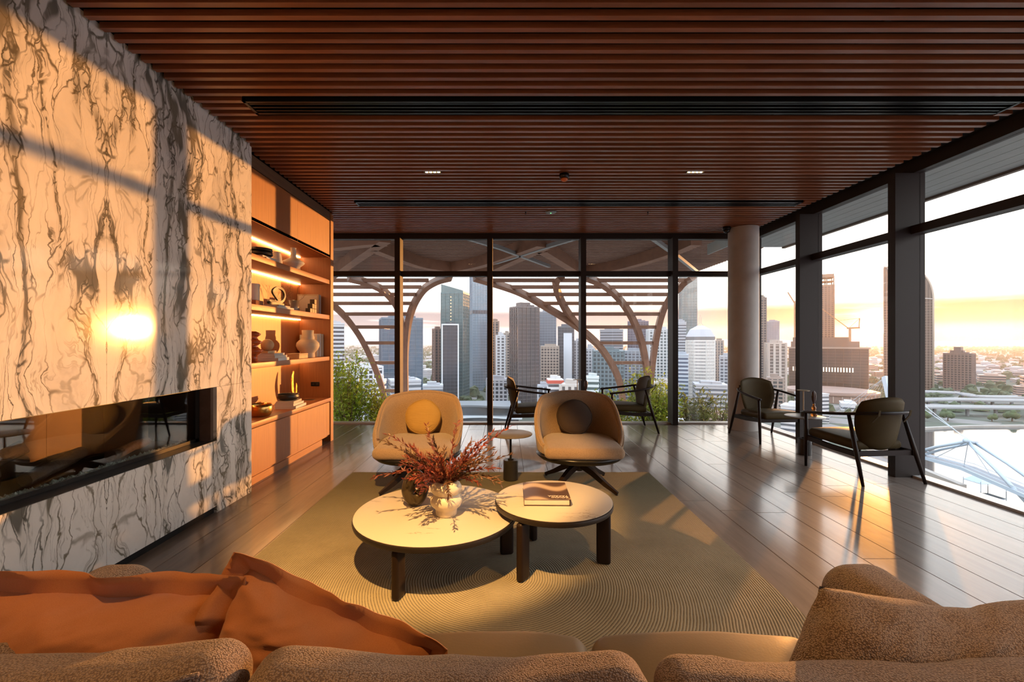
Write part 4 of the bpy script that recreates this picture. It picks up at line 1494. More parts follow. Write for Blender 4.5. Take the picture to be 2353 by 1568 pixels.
# --- counter
y = YS(601, -2.56)
bb = MB().lathe([(0, 0.004), (0.075, 0.0), (0.100, 0.012), (0.118, 0.05), (0.118, 0.10), (0.108, 0.128), (0.103, 0.127), (0.111, 0.09), (0.108, 0.05), (0.07, 0.012), (0, 0.010)], 40).build('brass_bowl', brass, None, True, loc=(-2.575, y, S4Z))
tag(bb, 'deep hammered brass bowl on the oak counter', 'bowl')
y = YS(662, -2.59)
z = flat_book('pale pink book on the counter, bottom of three under the dark bowl', -2.565, y + 0.015, S4Z, 0.24, 0.34, 0.030, R(5), 2)
z = flat_book('cream book on the counter, second of three under the dark bowl', -2.575, y, z, 0.22, 0.30, 0.028, R(3), 0)
z = flat_book('tan book on the counter, topmost under the dark bowl', -2.575, y - 0.01, z, 0.20, 0.28, 0.026, R(7), 4)
low_bowl('dark_bowl', 'dark glazed low bowl on the counter book stack', -2.585, y - 0.01, z, 0.122, 0.075, black_clay)
lf = thing('leaf_sculpture', 'slender curved brass blade sculpture at the back of the counter', 'sculpture', (-2.735, YS(676, -2.735), S4Z))
q = MB()
for (h0, h1, bend, wid, oy) in ((0.02, 0.40, 0.055, 0.026, 0.0), (0.02, 0.24, -0.03, 0.03, 0.035)):
    vs_, fs_ = [], []
    n = 14
    for i in range(n + 1):
        u = i / n
        zc = h0 + (h1 - h0) * u
        yc = oy - bend * math.sin(u * math.pi * 0.9)
        hw = wid * math.sin(math.pi * (0.12 + 0.86 * u)) + 0.002
        for (sx, sy) in ((-0.006, -hw), (0.006, -hw), (0.006, hw), (-0.006, hw)):
            vs_.append((sx, yc + sy, zc))
    for i in range(n):
        for k in range(4):
            fs_.append((i * 4 + k, i * 4 + (k + 1) % 4, (i + 1) * 4 + (k + 1) % 4, (i + 1) * 4 + k))
    fs_ += [(3, 2, 1, 0), tuple(n * 4 + k for k in range(4))]
    q.add(vs_, fs_)
q.build('blade', brass, lf, True, 40)
MB().rbox(0.06, 0.14, 0.022, 0.004, 1, 1, Matrix.Translation((0, 0.015, 0.011))).build('plinth', black_clay, lf)


# ------------------------------------------------------------------ timber canopy outside the far windows
glulam = wood('weathered_glulam', (0.105, 0.050, 0.025), (0.19, 0.095, 0.050), 'X', 1.2, 8, 0.6, 0.1)
soffit_wood = wood('grey_brown_soffit', (0.10, 0.055, 0.034), (0.17, 0.10, 0.064), 'X', 1.5, 10, 0.7, 0.1)
cp = thing('timber_canopy', 'curved glulam canopy with ribs and horizontal battens beyond the far windows', 'canopy', (-1.0, 19.7, -4.5))
CO = cp.location.copy()


CK = 1.35           # size of the canopy


def vault(py):
    """depth and height where the canopy's curved face is seen at a pixel row"""
    lo, hi = 0.0, math.pi / 2
    for _ in range(40):
        m_ = (lo + hi) / 2
        Yv, zv = 14.6 + 2.9 * math.sin(m_), -1.5 + 5.0 * math.cos(m_)
        if VY - (zv - H) * F / Yv < py:
            lo = m_
        else:
            hi = m_
    return CK * (14.6 + 2.9 * math.sin(lo)), H + CK * (-1.5 + 5.0 * math.cos(lo) - H)


def VPt(px, py):
    Yv, zv = vault(max(py, 637.2))
    return Vector(((px - VX) / F * Yv, Yv, zv)) - CO


def curve(pts, n=6):
    out = []
    pts = [Vector(p) for p in pts]
    for i in range(len(pts) - 1):
        p0, p1, p2, p3 = (pts[max(0, min(len(pts) - 1, i + k))] for k in (-1, 0, 1, 2))
        for s in range(n):
            u = s / n
            out.append(0.5 * ((2 * p1) + (p2 - p0) * u + (2 * p0 - 5 * p1 + 4 * p2 - p3) * u * u + (3 * p1 - p0 - 3 * p2 + p3) * u ** 3))
    out.append(pts[-1])
    return out


ribs = [
    [(893, 965), (886, 925), (868, 862), (836, 790), (796, 732), (750, 690), (690, 655), (640, 639)],
    [(934, 965), (932, 905), (932, 800), (943, 722), (968, 672), (1000, 648), (1035, 637.5)],
    [(930, 900), (929, 790), (918, 722), (890, 676), (850, 652), (800, 639)],
    [(1432, 930), (1424, 880), (1405, 836), (1372, 790), (1325, 750), (1258, 708), (1189, 670), (1090, 638)],
    [(1372, 790), (1335, 757), (1303, 716), (1283, 676), (1277, 650), (1290, 638)],
    [(1490, 930), (1487, 860), (1475, 790), (1452, 730), (1422, 686), (1386, 655), (1347, 638)],
    [(1490, 930), (1497, 855), (1505, 795), (1518, 732), (1536, 690), (1562, 660), (1592, 638)],
]
for rb_ in ribs:
    MB().beam(curve([VPt(*p) for p in rb_]), 0.28, 0.26, up=(0, -1, 0.5)).build('rib', glulam, cp, True, 40)
bat = [644.5, 660, 677, 697.5, 722, 752, 788.5, 834, 898]
lspan = [(560, 985), (560, 968), (560, 955), (560, 946), (794, 938), (815, 934), (840, 931), (862, 931), (882, 931)]
rspan = [(1120, 1580), (1172, 1560), (1206, 1548), (1244, 1536), (1283, 1526), (1335, 1516), (1376, 1507), (1408, 1500), None]
for py, a, b in zip(bat, lspan, rspan):
    for sp_ in (a, b):
        if sp_:
            MB().beam([VPt(sp_[0], py), VPt(sp_[1], py)], 0.13, 0.17).build('batten', glulam, cp)
# slatted soffit: narrower than can be picked apart, joined
q = MB()
y = 7.9
while y < 19.6:
    q.box(-12.0 - CO.x, 8.0 - CO.x, y - CO.y, y + 0.11 - CO.y, 4.28 - CO.z, 4.36 - CO.z)
    y += 0.21
o = q.build('soffit_slats', soffit_wood, cp)
o['kind'] = 'stuff'
MB().box(-12.0 - CO.x, 8.0 - CO.x, 7.75 - CO.y, 19.9 - CO.y, 4.38 - CO.z, 4.65 - CO.z).build('canopy_roof', pm('dark_roof_deck', (0.05, 0.04, 0.035), 0.9), cp)


def SPt(px, py, z=4.10):
    Yv = (z - H) * F / (VY - py)
    return Vector(((px - VX) / F * Yv, Yv, z)) - CO


for pl in ([(885, 541), (830, 580), (765, 628), (740, 637)], [(855, 562), (920, 588), (975, 606), (1040, 616)], [(1030, 617), (1090, 606), (1150, 588), (1245, 552)],
           [(1255, 556), (1180, 592), (1100, 630)], [(1245, 566), (1290, 595), (1335, 624)], [(1345, 624), (1430, 608), (1530, 578), (1600, 548)], [(765, 560), (830, 552), (885, 548)]):
    MB().beam(curve([SPt(*p) for p in pl], 5), 0.30, 0.36).build('soffit_beam', glulam, cp, True, 40)
for pl in ([(1055, 541), (1150, 570), (1262, 612)], [(1332, 544), (1240, 572), (1140, 604)], [(1495, 544), (1545, 580), (1605, 628)]):
    MB().beam([SPt(*p, 3.95) for p in pl], 0.10, 0.10).build('steel_brace', grey_metal, cp)

# ------------------------------------------------------------------ eave over the side windows
ev = thing('eave', 'grey boarded eave overhanging the side windows', 'eave', (5.2, 3.0, 3.42))
for k in range(8):
    MB().box(-0.80 + k * 0.195, -0.80 + k * 0.195 + 0.188, -7.2, 6.6, 0.0, 0.02).build('soffit_board', grey_metal, ev)
MB().box(-0.80, 0.76, -7.2, 6.6, 0.021, 0.06).build('eave_deck', black_metal, ev)
MB().box(0.765, 0.83, -7.2, 6.6, -0.03, 0.12).build('fascia', pm('brown_fascia', (0.10, 0.075, 0.055), 0.6), ev)
MB().box(-0.84, -0.805, -7.2, 6.6, -0.16, 0.06).build('wall_plate', grey_metal, ev)
lg = struct(box('trim_1', pm('rusty_ledge', (0.22, 0.11, 0.06), 0.8, var=(4, 0.3)), XR + 0.08, XR + 0.42, YB, YF + 0.4, -0.30, -0.10))

# ------------------------------------------------------------------ planted trough outside the far windows
pt_ = thing('planter', 'long dark planter trough outside the far windows', 'planter', (0.4, 8.85, -1.1))
q = MB().box(-4.6, 4.4, -0.55, -0.50, 0, 0.62).box(-4.6, 4.4, 0.50, 0.55, 0, 0.62).box(-4.6, -4.55, -0.5, 0.5, 0, 0.62).box(4.35, 4.4, -0.5, 0.5, 0, 0.62).box(-4.55, 4.35, -0.5, 0.5, 0, 0.05)
q.build('trough', concrete, pt_)
MB().box(-4.55, 4.35, -0.5, 0.5, 0.05, 0.55).build('soil', pm('dark_soil', (0.04, 0.03, 0.02), 1.0, var=(9, 0.4)), pt_)


def leaf_mat(name, ca, cb):
    """leaf that lets some light through"""
    m = bpy.data.materials.new(name)
    m.use_nodes = True
    t = NT(m.node_tree)
    b = t.n['Principled BSDF']
    out = t.n['Material Output']
    o = t.new('ShaderNodeTexCoord').outputs['Object']
    c = t.mix(t.smooth(t.noise(o, 6.0, 3.0), 0.35, 0.65), ca, cb)
    t.put(b.inputs['Base Color'], c)
    b.inputs['Roughness'].default_value = 0.42
    tl = t.new('ShaderNodeBsdfTranslucent')
    t.put(tl.inputs[0], c)
    mx = t.new('ShaderNodeMixShader')
    mx.inputs[0].default_value = 0.4
    t.l.new(b.outputs[0], mx.inputs[1])
    t.l.new(tl.outputs[0], mx.inputs[2])
    t.l.new(mx.outputs[0], out.inputs[0])
    MATS[name] = m
    return m


leaf_g = leaf_mat('glossy_green_leaf', (0.20, 0.34, 0.03), (0.42, 0.58, 0.07))
leaf_y = leaf_mat('yellow_green_leaf', (0.26, 0.38, 0.04), (0.52, 0.60, 0.09))
leaf_d = leaf_mat('dusky_green_leaf', (0.14, 0.18, 0.05), (0.30, 0.31, 0.10))
stem_m = pm('grey_brown_stem', (0.11, 0.075, 0.05), 0.85)


def shrub(label, x, y, h_, rad, nb, nl, mat, seed, LL=(0.05, 0.10), sparse=False):
    rs = random.Random(seed)
    t = thing('shrub', label, 'shrub', (x, y, -0.55))
    st_, lv = MB(), MB()
    for k in range(nb):
        a = rs.uniform(0, 6.283)
        rr = rad * math.sqrt(rs.random())
        hh = h_ * rs.uniform(0.55, 1.0) * (1 - 0.35 * (rr / rad) ** 2)
        end = Vector((rr * math.cos(a), rr * math.sin(a), hh))
        p0 = Vector((rs.uniform(-.12, .12), rs.uniform(-.08, .08), 0))
        pts = [p0, p0.lerp(end, 0.35) + Vector((0, 0, hh * 0.08)), p0.lerp(end, 0.7) + Vector((rs.uniform(-.04, .04), rs.uniform(-.04, .04), 0.03)), end]
        pts = curve(pts, 3)
        st_.tube(pts, [0.010 * (1 - 0.8 * i / len(pts)) for i in range(len(pts))], 5)
        for i in range(nl):
            u = rs.uniform(0.25 if not sparse else 0.4, 1.0)
            j = min(len(pts) - 2, int(u * (len(pts) - 1)))
            p = pts[j].lerp(pts[j + 1], rs.random()) + Vector((rs.uniform(-1, 1), rs.uniform(-1, 1), rs.uniform(-1, 1))) * (0.07 if sparse else 0.15)
            dv = Vector((rs.uniform(-1, 1), rs.uniform(-1, 1), rs.uniform(-0.5, 0.9))).normalized()
            side = dv.cross(Vector((rs.uniform(-.4, .4), rs.uniform(-.4, .4), 1))).normalized()
            L = rs.uniform(*LL)
            w_ = L * rs.uniform(0.20, 0.30)
            up_ = side.cross(dv) * w_ * 0.3
            lv.add([p, p + dv * L * 0.45 + side * w_ + up_, p + dv * L, p + dv * L * 0.45 - side * w_ + up_], [(0, 1, 2), (0, 2, 3)])
    st_.build('stems', stem_m, t, True)
    o = lv.build('foliage', mat, t)
    o['kind'] = 'stuff'
    return t


shrub('tall bright green leafy shrub outside the window next to the oak unit', -3.10, 8.75, 1.85, 0.58, 60, 80, leaf_g, 1)
shrub('second green shrub filling in beside the tall one near the oak unit', -2.55, 8.95, 1.15, 0.35, 30, 60, leaf_y, 2)
shrub('full green leafy shrub outside the window behind the far right armchair', 2.88, 8.75, 1.55, 0.52, 56, 75, leaf_y, 3)
shrub('low green shrub spreading beneath the full one outside the window', 2.15, 8.85, 1.0, 0.42, 34, 60, leaf_g, 4)
shrub('loose dusky shrub with narrow leaves outside by the concrete column', 3.75, 8.75, 1.12, 0.46, 34, 36, leaf_d, 6, (0.05, 0.11), True)
shrub('sparse twiggy dusky shrub in the planter near the corner', 4.35, 8.95, 0.95, 0.32, 20, 16, leaf_d, 7, (0.05, 0.10), True)

# ------------------------------------------------------------------ city below
GZ = -70.0


def ground_mat():
    m = bpy.data.materials.new('city_ground')
    m.use_nodes = True
    t = NT(m.node_tree)
    b = t.n['Principled BSDF']
    g = t.new('ShaderNodeNewGeometry').outputs['Position']
    vo = t.new('ShaderNodeTexVoronoi')
    t.put(vo.inputs['Vector'], g)
    vo.inputs['Scale'].default_value = 0.03
    n = t.noise(g, 0.004, 5.0)
    c = t.mix(t.smooth(vo.outputs['Color'], 0.3, 0.7), (0.055, 0.065, 0.045), (0.17, 0.155, 0.145))
    c = t.mix(t.smooth(n, 0.45, 0.62), c, (0.045, 0.055, 0.035))
    t.put(b.inputs['Base Color'], c)
    b.inputs['Roughness'].default_value = 0.95
    return m


q = MB()
q.add([(-9000, 40, 0), (16000, 40, 0), (16000, 15000, 0), (-9000, 15000, 0)], [(0, 1, 2, 3)])
gr = struct(q.build('ground', ground_mat(), loc=(0, 0, GZ)))
water = pm('river_water', (0.030, 0.040, 0.045), 0.06, 0, 0.9, bump=(0.5, 0.02))
rpoly = [(212, 60), (216, 190), (221, 215), (232, 262), (238, 292), (268, 325), (310, 352), (380, 366), (900, 385), (1500, 395), (1500, 60)]
rv_ = MB().prism(rpoly, 0.0, 0.4).build('river', water, loc=(0, 0, GZ))
struct(rv_)
grass_m = pm('riverbank_grass', (0.06, 0.065, 0.03), 0.95, var=(0.2, 0.4))
bank = MB()
for i in range(2, 9):
    a, b = Vector((*rpoly[i], 0)), Vector((*rpoly[i + 1], 0)) if i < 9 else None
    bank.beam([a + Vector((0, 0, 0.9)), b + Vector((0, 0, 0.9))], 3.0, 2.4)
struct(bank.build('river_wall', pm('pale_river_wall', (0.30, 0.27, 0.24), 0.9, var=(0.3, 0.2)), loc=(0, 0, GZ)))
# low ridge on the horizon
q = MB()
vs_, fs_ = [], []
NH = 160
for i in range(NH + 1):
    x = -7000 + 19000 * i / NH
    hh = 95 + 45 * noise.noise(Vector((x * 0.0006, 1.3, 0))) + 22 * noise.noise(Vector((x * 0.003, 4.3, 0)))
    vs_ += [(x, 8200, 0), (x, 9000, hh), (x, 9800, 0)]
for i in range(NH):
    a = i * 3
    fs_ += [(a, a + 3, a + 4, a + 1), (a + 1, a + 4, a + 5, a + 2)]
q.add(vs_, fs_)
struct(q.build('hills', pm('far_hills', (0.20, 0.19, 0.21), 1.0), None, True, loc=(0, 0, GZ)))

OCC = []        # (x, y, radius) of what already stands on the ground


def free(x, y, r):
    return all((x - a) ** 2 + (y - b) ** 2 > (r + c) ** 2 for a, b, c in OCC)


def bmat(c, rough=0.55, spec=0.4, metal=0.0):
    k = 'facade_%d_%d_%d_%d' % (c[0] * 1000, c[1] * 1000, c[2] * 1000, rough * 100)
    return pm(k, c, rough, metal, spec)


def bglass(c):
    return pm('tower_glass_%d_%d_%d' % (c[0] * 1000, c[1] * 1000, c[2] * 1000), c, 0.14, 0.25, 0.8, var=(0.06, 0.35))


def tower(name, label, x0, x1, ytop, Y, kind, ca, cb, fh=3.6, bay=4.0, rot=0.0, depth=1.0, roof=True, cat='building', zb=None, fins=None):
    """box tower standing on the city ground, seen between pixel columns x0..x1 with its roof at row ytop"""
    xc = (x0 + x1) / 2
    Xc = (xc - VX) / F * Y
    az = math.atan2(Xc, Y)
    Wd = (x1 - x0) / F * Y * math.cos(az)
    rr = R(rot)
    Dp = Wd * depth
    if rot:
        k = abs(math.cos(rr)) + depth * abs(math.sin(rr))
        Wd /= k
        Dp = Wd * depth
    top = H + (VY - ytop) / F * Y - GZ
    t = thing(name, label, cat, (Xc + math.sin(az) * Dp / 2, Y + math.cos(az) * Dp / 2, GZ), -az + rr)
    a, b = Wd / 2, Dp / 2
    OCC.append((t.location.x, t.location.y, math.hypot(a, b) + 1))
    MB().box(-a + 0.3, a - 0.3, -b + 0.3, b - 0.3, 0, top - 0.4).build('core', bglass(cb), t)
    q = MB()
    nf = max(2, int(top / fh))
    if kind in ('stripes', 'grid', 'glass', 'crown'):
        hh = {'stripes': 0.48, 'grid': 0.36, 'glass': 0.10, 'crown': 0.2}[kind] * fh
        for k in range(nf):
            z = top - (k + 1) * fh
            if z < 0:
                break
            q.box(-a, a, -b, b, z, z + hh)
    if kind in ('grid', 'piers', 'glass', 'crown'):
        w_ = {'grid': 0.32, 'piers': 0.45, 'glass': 0.05, 'crown': 0.12}[kind] * bay
        for s, L in ((0, Wd), (1, Dp)):
            n = max(2, int(round(L / bay)))
            for k in range(n + 1):
                p = -L / 2 + L * k / n
                lo_, hi_ = p - w_ / 2, p + w_ / 2
                for sg in (-1, 1):
                    if s == 0:
                        q.box(lo_, hi_, sg * b - 0.35, sg * b + 0.35, 0, top)
                    else:
                        q.box(sg * a - 0.35, sg * a + 0.35, lo_, hi_, 0, top)
    if kind == 'piers':
        for k in range(nf):
            z = top - (k + 1) * fh
            q.box(-a - 0.05, a + 0.05, -b - 0.05, b + 0.05, z, z + 0.7)
    o = q.build('facade_frame', bmat(ca), t)
    o['kind'] = 'stuff'
    MB().box(-a - 0.2, a + 0.2, -b - 0.2, b + 0.2, top - 1.6, top).build('parapet', bmat(ca), t)
    if roof:
        rq = random.Random(int(x0 * 7 + ytop))
        q = MB()
        q.box(-a * 0.6, a * 0.35, -b * 0.5, b * 0.5, top, top + rq.uniform(2.0, 4.0))
        q.box(a * 0.1, a * 0.7, -b * 0.6, b * 0.2, top, top + rq.uniform(1.2, 2.6))
        q.build('roof_plant', bmat(tuple(c * 0.8 for c in ca)), t)
    return t, a, b, top


WHT, PAL, TAN, BRN = (0.50, 0.50, 0.52), (0.36, 0.37, 0.40), (0.32, 0.27, 0.23), (0.16, 0.10, 0.085)
DK, BL, TE, GR = (0.035, 0.045, 0.060), (0.075, 0.115, 0.160), (0.055, 0.105, 0.120), (0.10, 0.115, 0.14)

tower('office_tower', 'blue-grey glass block with a flat roof behind the timber rib', 868, 972, 730, 430, 'glass', (0.13, 0.16, 0.20), BL, 3.8, 6, 6)
tower('apartment_block', 'white gridded block with dark square windows behind the tall shrub', 812, 880, 842, 330, 'grid', WHT, DK, 3.4, 3.4, 12)
tower('apartment_block', 'white block of stacked balcony bands behind the timber rib foot', 858, 888, 872, 290, 'stripes', WHT, (0.05, 0.05, 0.06), 3.2, 4, -14)
tower('office_tower', 'pale striped tower glimpsed next to the oak unit', 735, 792, 742, 400, 'stripes', (0.42, 0.42, 0.44), DK, 3.6, 4)
tower('office_block', 'low white banded block behind the mustard-cushioned chair', 889, 968, 874, 330, 'stripes', PAL, (0.10, 0.12, 0.14), 3.8, 4, 8)
tower('office_tower', 'narrow red-brown ribbed tower beside the teal tower', 994, 1015, 755, 560, 'piers', BRN, DK, 3.6, 3.6, 20)
t_, a_, b_, top_ = tower('office_tower', 'tall teal glass tower with a slanted crown and warm lit edge', 1013, 1080, 672, 520, 'glass', (0.10, 0.15, 0.16), TE, 3.8, 5, -18)
q = MB()
q.add([(-a_, -b_, top_), (a_, -b_, top_), (a_, b_, top_), (-a_, b_, top_), (-a_, -b_, top_ + 10), (a_, -b_, top_ + 2), (a_, b_, top_ + 2), (-a_, b_, top_ + 10)],
      [(0, 1, 5, 4), (1, 2, 6, 5), (2, 3, 7, 6), (3, 0, 4, 7), (4, 5, 6, 7)])
q.build('slanted_crown', bglass(TE), t_)
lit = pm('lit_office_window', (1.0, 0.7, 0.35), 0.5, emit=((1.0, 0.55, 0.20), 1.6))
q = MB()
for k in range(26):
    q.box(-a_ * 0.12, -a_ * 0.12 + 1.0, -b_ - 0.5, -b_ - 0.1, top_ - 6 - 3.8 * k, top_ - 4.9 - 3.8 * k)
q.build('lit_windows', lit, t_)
t_, a_, b_, top_ = tower('office_tower', 'dark glass slab outlined by a thin white frame', 1016, 1053, 746, 455, 'glass', (0.06, 0.07, 0.09), DK, 3.6, 4)
q = MB().box(-a_ - 0.6, -a_ + 0.6, -b_ - 0.8, -b_, 0, top_ + 0.6).box(a_ - 0.6, a_ + 0.6, -b_ - 0.8, -b_, 0, top_ + 0.6).box(-a_, a_, -b_ - 0.8, -b_, top_ - 0.6, top_ + 0.6)
q.build('white_frame', bmat((0.66, 0.68, 0.72)), t_)
t_, a_, b_, top_ = tower('office_tower', 'very tall pale blue glass tower with a dark mid band', 1078, 1129, 590, 640, 'glass', (0.22, 0.28, 0.34), (0.13, 0.19, 0.25), 3.9, 4, 10)
MB().box(-a_ - 0.3, a_ + 0.3, -b_ - 0.3, b_ + 0.3, top_ - 82, top_ - 77).build('dark_band', bmat((0.05, 0.05, 0.06)), t_)
tower('office_tower', 'slim brown tower just beside a far window post', 1129, 1146, 738, 600, 'piers', (0.26, 0.18, 0.14), DK, 3.6, 4)
tower('apartment_block', 'slim white slotted tower left of the tan gridded one', 1141, 1160, 770, 505, 'grid', WHT, (0.10, 0.10, 0.11), 3.4, 6)
tower('apartment_block', 'tan gridded tower against the dark brown tower', 1158, 1171, 765, 560, 'grid', TAN, DK, 3.4, 4)
tower('office_tower', 'dark brown-grey tower with a pale striped flank behind the armchair', 1170, 1240, 704, 430, 'glass', (0.12, 0.10, 0.10), (0.055, 0.05, 0.055), 3.6, 5, 28, 0.8)
tower('office_tower', 'blue glass tower peeping past the dark brown tower', 1239, 1278, 716, 640, 'glass', (0.17, 0.22, 0.27), BL, 3.8, 4)
tower('apartment_block', 'tan lower block with a close window grid', 1243, 1284, 795, 500, 'grid', TAN, (0.06, 0.06, 0.07), 3.3, 3.3)
t_, a_, b_, top_ = tower('office_tower', 'dark tower bearing a blank white panel', 1282, 1319, 750, 520, 'glass', (0.10, 0.11, 0.13), DK, 3.8, 4)
MB().box(-a_ * 0.3, a_ * 0.75, -b_ - 0.8, -b_, 6, top_ - 8).build('white_panel', bmat((0.50, 0.53, 0.58)), t_)
tower('office_tower', 'grey ribbed tower behind a window post', 1318, 1346, 782, 560, 'piers', PAL, GR, 3.6, 4)
tower('apartment_block', 'pale slim gridded block under the long timber rib', 1346, 1366, 800, 470, 'grid', PAL, GR, 3.3, 3.3)
tower('office_tower', 'grey banded tower with a stepped roof beyond the rib', 1378, 1432, 757, 620, 'stripes', (0.24, 0.25, 0.28), (0.07, 0.08, 0.10), 3.7, 4)
tower('office_block', 'dark teal gridded glass block in front of the banded tower', 1362, 1434, 806, 420, 'grid', (0.10, 0.14, 0.16), (0.04, 0.06, 0.07), 3.8, 3.8)
tower('office_tower', 'dark purplish tower with a framed crown', 1442, 1490, 738, 680, 'crown', (0.15, 0.14, 0.18), (0.07, 0.07, 0.10), 3.8, 4)
tower('apartment_block', 'bluish mid-rise beneath the purplish tower', 1434, 1478, 806, 520, 'grid', (0.26, 0.29, 0.33), GR, 3.4, 4)
tower('apartment_block', 'white residential tower with a dense window grid behind the shrub', 1484, 1540, 756, 480, 'grid', (0.44, 0.45, 0.46), (0.10, 0.13, 0.14), 3.3, 3.6, 10)
tower('office_tower', 'tall glass tower rising behind the domed white tower', 1559, 1602, 570, 660, 'glass', (0.22, 0.26, 0.27), (0.12, 0.16, 0.17), 3.9, 4, 12)
tower('office_block', 'pale slab tower left of the domed white tower', 1552, 1577, 740, 560, 'stripes', PAL, GR, 3.6, 4)
tower('office_block', 'blue-banded low block at the foot of the domed tower', 1547, 1582, 814, 420, 'stripes', (0.33, 0.37, 0.42), (0.06, 0.09, 0.14), 3.6, 4)
tower('apartment_block', 'thin pale block between domed tower and column', 1642, 1662, 782, 540, 'piers', TAN, GR, 3.4, 3.4)
tower('apartment_block', 'grey mid-rise beside the concrete column', 1654, 1692, 818, 470, 'grid', PAL, GR, 3.4, 3.6)
tower('office_tower', 'dark slim tower right beside the column', 1742, 1761, 684, 620, 'grid', (0.17, 0.14, 0.12), DK, 3.5, 3.5)
tower('office_tower', 'far hazy grey-blue tower in the corner window', 1761, 1791, 738, 950, 'glass', (0.28, 0.29, 0.33), (0.22, 0.24, 0.28), 3.8, 5)
tower('apartment_block', 'cream ribbed apartment block behind the column armchair', 1758, 1806, 788, 480, 'piers', (0.40, 0.34, 0.30), (0.12, 0.10, 0.09), 3.4, 5, 12)

# tower still being built: bare frame above, cladding below
t_, a_, b_, top_ = tower('tower_under_construction', 'brown tower under construction with open floors at its top', 1830, 1916, 656, 800, 'grid', (0.20, 0.13, 0.095), (0.08, 0.05, 0.04), 3.5, 5, 4, 0.6, False)
q = MB()
for k in range(6):
    for sx in (-1, 1):
        for sy in (-1, 1):
            q.box(sx * a_ * (0.98 - 0.38 * (k % 3)) - 0.8, sx * a_ * (0.98 - 0.38 * (k % 3)) + 0.8, sy * b_ * 0.95 - 0.8, sy * b_ * 0.95 + 0.8, top_, top_ + 15)
q.box(-a_, a_, -b_, b_, top_ + 6, top_ + 7).box(-a_, a_, -b_, b_, top_ + 13, top_ + 19)
q.build('bare_frame', bmat((0.20, 0.14, 0.10)), t_)
# wide casino-like mass with stepped roof and a row of lit slots
t_, a_, b_, top_ = tower('precinct_building', 'wide brown riverside building with a stepped roof below the sun', 1806, 1992, 800, 620, 'glass', (0.11, 0.065, 0.045), (0.06, 0.036, 0.026), 4.0, 9, 3, 0.4, False)
q = MB().box(-a_ * 0.95, a_ * 0.80, -b_ * 0.8, b_ * 0.8, top_, top_ + 9).box(-a_ * 0.9, a_ * 0.55, -b_ * 0.6, b_ * 0.6, top_ + 9, top_ + 15)
q.build('stepped_roof', bmat((0.14, 0.085, 0.06)), t_)
MB().box(-a_ - 2, a_ + 2, -b_ - 2, b_ + 2, top_ - 1, top_ + 1.2).build('roof_slab', bmat((0.26, 0.19, 0.15)), t_)
q = MB()
for k in range(22):
    q.box(-a_ * 0.9 + k * a_ * 0.072, -a_ * 0.9 + k * a_ * 0.072 + 1.3, -b_ - 1.0, -b_ - 0.4, top_ - 33, top_ - 27)
q.build('lit_slots', pm('lit_slot', (1, 0.9, 0.8), 0.5, emit=((1.0, 0.78, 0.55), 0.9)), t_)
# round pavilion at its foot
c = P(1945, 905, 520)
rp = thing('round_pavilion', 'broad round low building below the wide brown precinct', 'building', (c.x, c.y + 30, GZ))
MB().lathe([(48, 0), (48, 8), (50, 9), (50, 11), (46, 11), (46, 12), (0, 13)], 48).build('drum', bmat((0.22, 0.14, 0.11)), rp, True, 35)
q = MB()
for k in range(36):
    a = 2 * math.pi * k / 36
    q.box(-0.5, 0.5, 47.8, 48.6, 1, 8, Matrix.Rotation(a, 4, 'Z'))
q.build('columns', bmat((0.40, 0.30, 0.25)), rp)['kind'] = 'stuff'

# round-topped tower beside the sun
Yt = 640
az = math.atan2((2086 - VX) / F * Yt, Yt)
ft = thing('office_tower', 'tall brown tower with a rounded shoulder next to the setting sun', 'building', ((2086 - VX) / F * Yt, Yt, GZ), -az)
Wt = (2143 - 2029) / F * Yt * math.cos(az)
zt = lambda py: H + (VY - py) / F * Yt - GZ
prof = [(-Wt / 2, 0), (Wt / 2, 0)]
for k in range(13):
    a = math.pi / 2 * k / 12
    prof.append((Wt / 2 - Wt * 0.46 + Wt * 0.46 * math.cos(a), zt(690) + (zt(620) - zt(690)) * math.sin(a)))
prof += [(-Wt / 2, zt(609))]
n = len(prof)
for nm, y0, y1, gm in (('core', 0.5, 24.5, bglass((0.085, 0.050, 0.036))),):
    vs_ = [(x, y0, z) for x, z in prof] + [(x, y1, z) for x, z in prof]
    fs_ = [tuple(range(n)), tuple(reversed(range(n, 2 * n)))] + [(i, n + i, n + (i + 1) % n, (i + 1) % n) for i in range(n)]
    MB().add(vs_, fs_).build(nm, gm, ft)
q = MB()
for k in range(17):
    x = -Wt / 2 + Wt * k / 16
    hz = zt(612) if x < Wt * 0.04 else zt(690) + (zt(620) - zt(690)) * math.sqrt(max(0, 1 - ((x - Wt * 0.04) / (Wt * 0.46)) ** 2))
    q.box(x - 0.35, x + 0.35, 0, 0.6, 0, hz)
for k in range(46):
    z = 4 + 3.8 * k
    if z < zt(692):
        q.box(-Wt / 2, Wt / 2, 0.1, 0.6, z, z + 0.5)
q.build('facade_frame', bmat((0.23, 0.15, 0.11)), ft)['kind'] = 'stuff'
out = [(p[0] * 1.0, -0.3, p[1]) for p in prof[1:]]
MB().tube(out, 1.1, 6).build('edge_rim', bmat((0.42, 0.32, 0.25)), ft, True)
MB().tube(curve([(-Wt * 0.42, -0.4, zt(612)), (-Wt * 0.2, -0.4, zt(655)), (Wt * 0.1, -0.4, zt(682)), (Wt * 0.49, -0.4, zt(690))], 5), 0.8, 6).build('crown_curve', bmat((0.42, 0.36, 0.32)), ft, True)

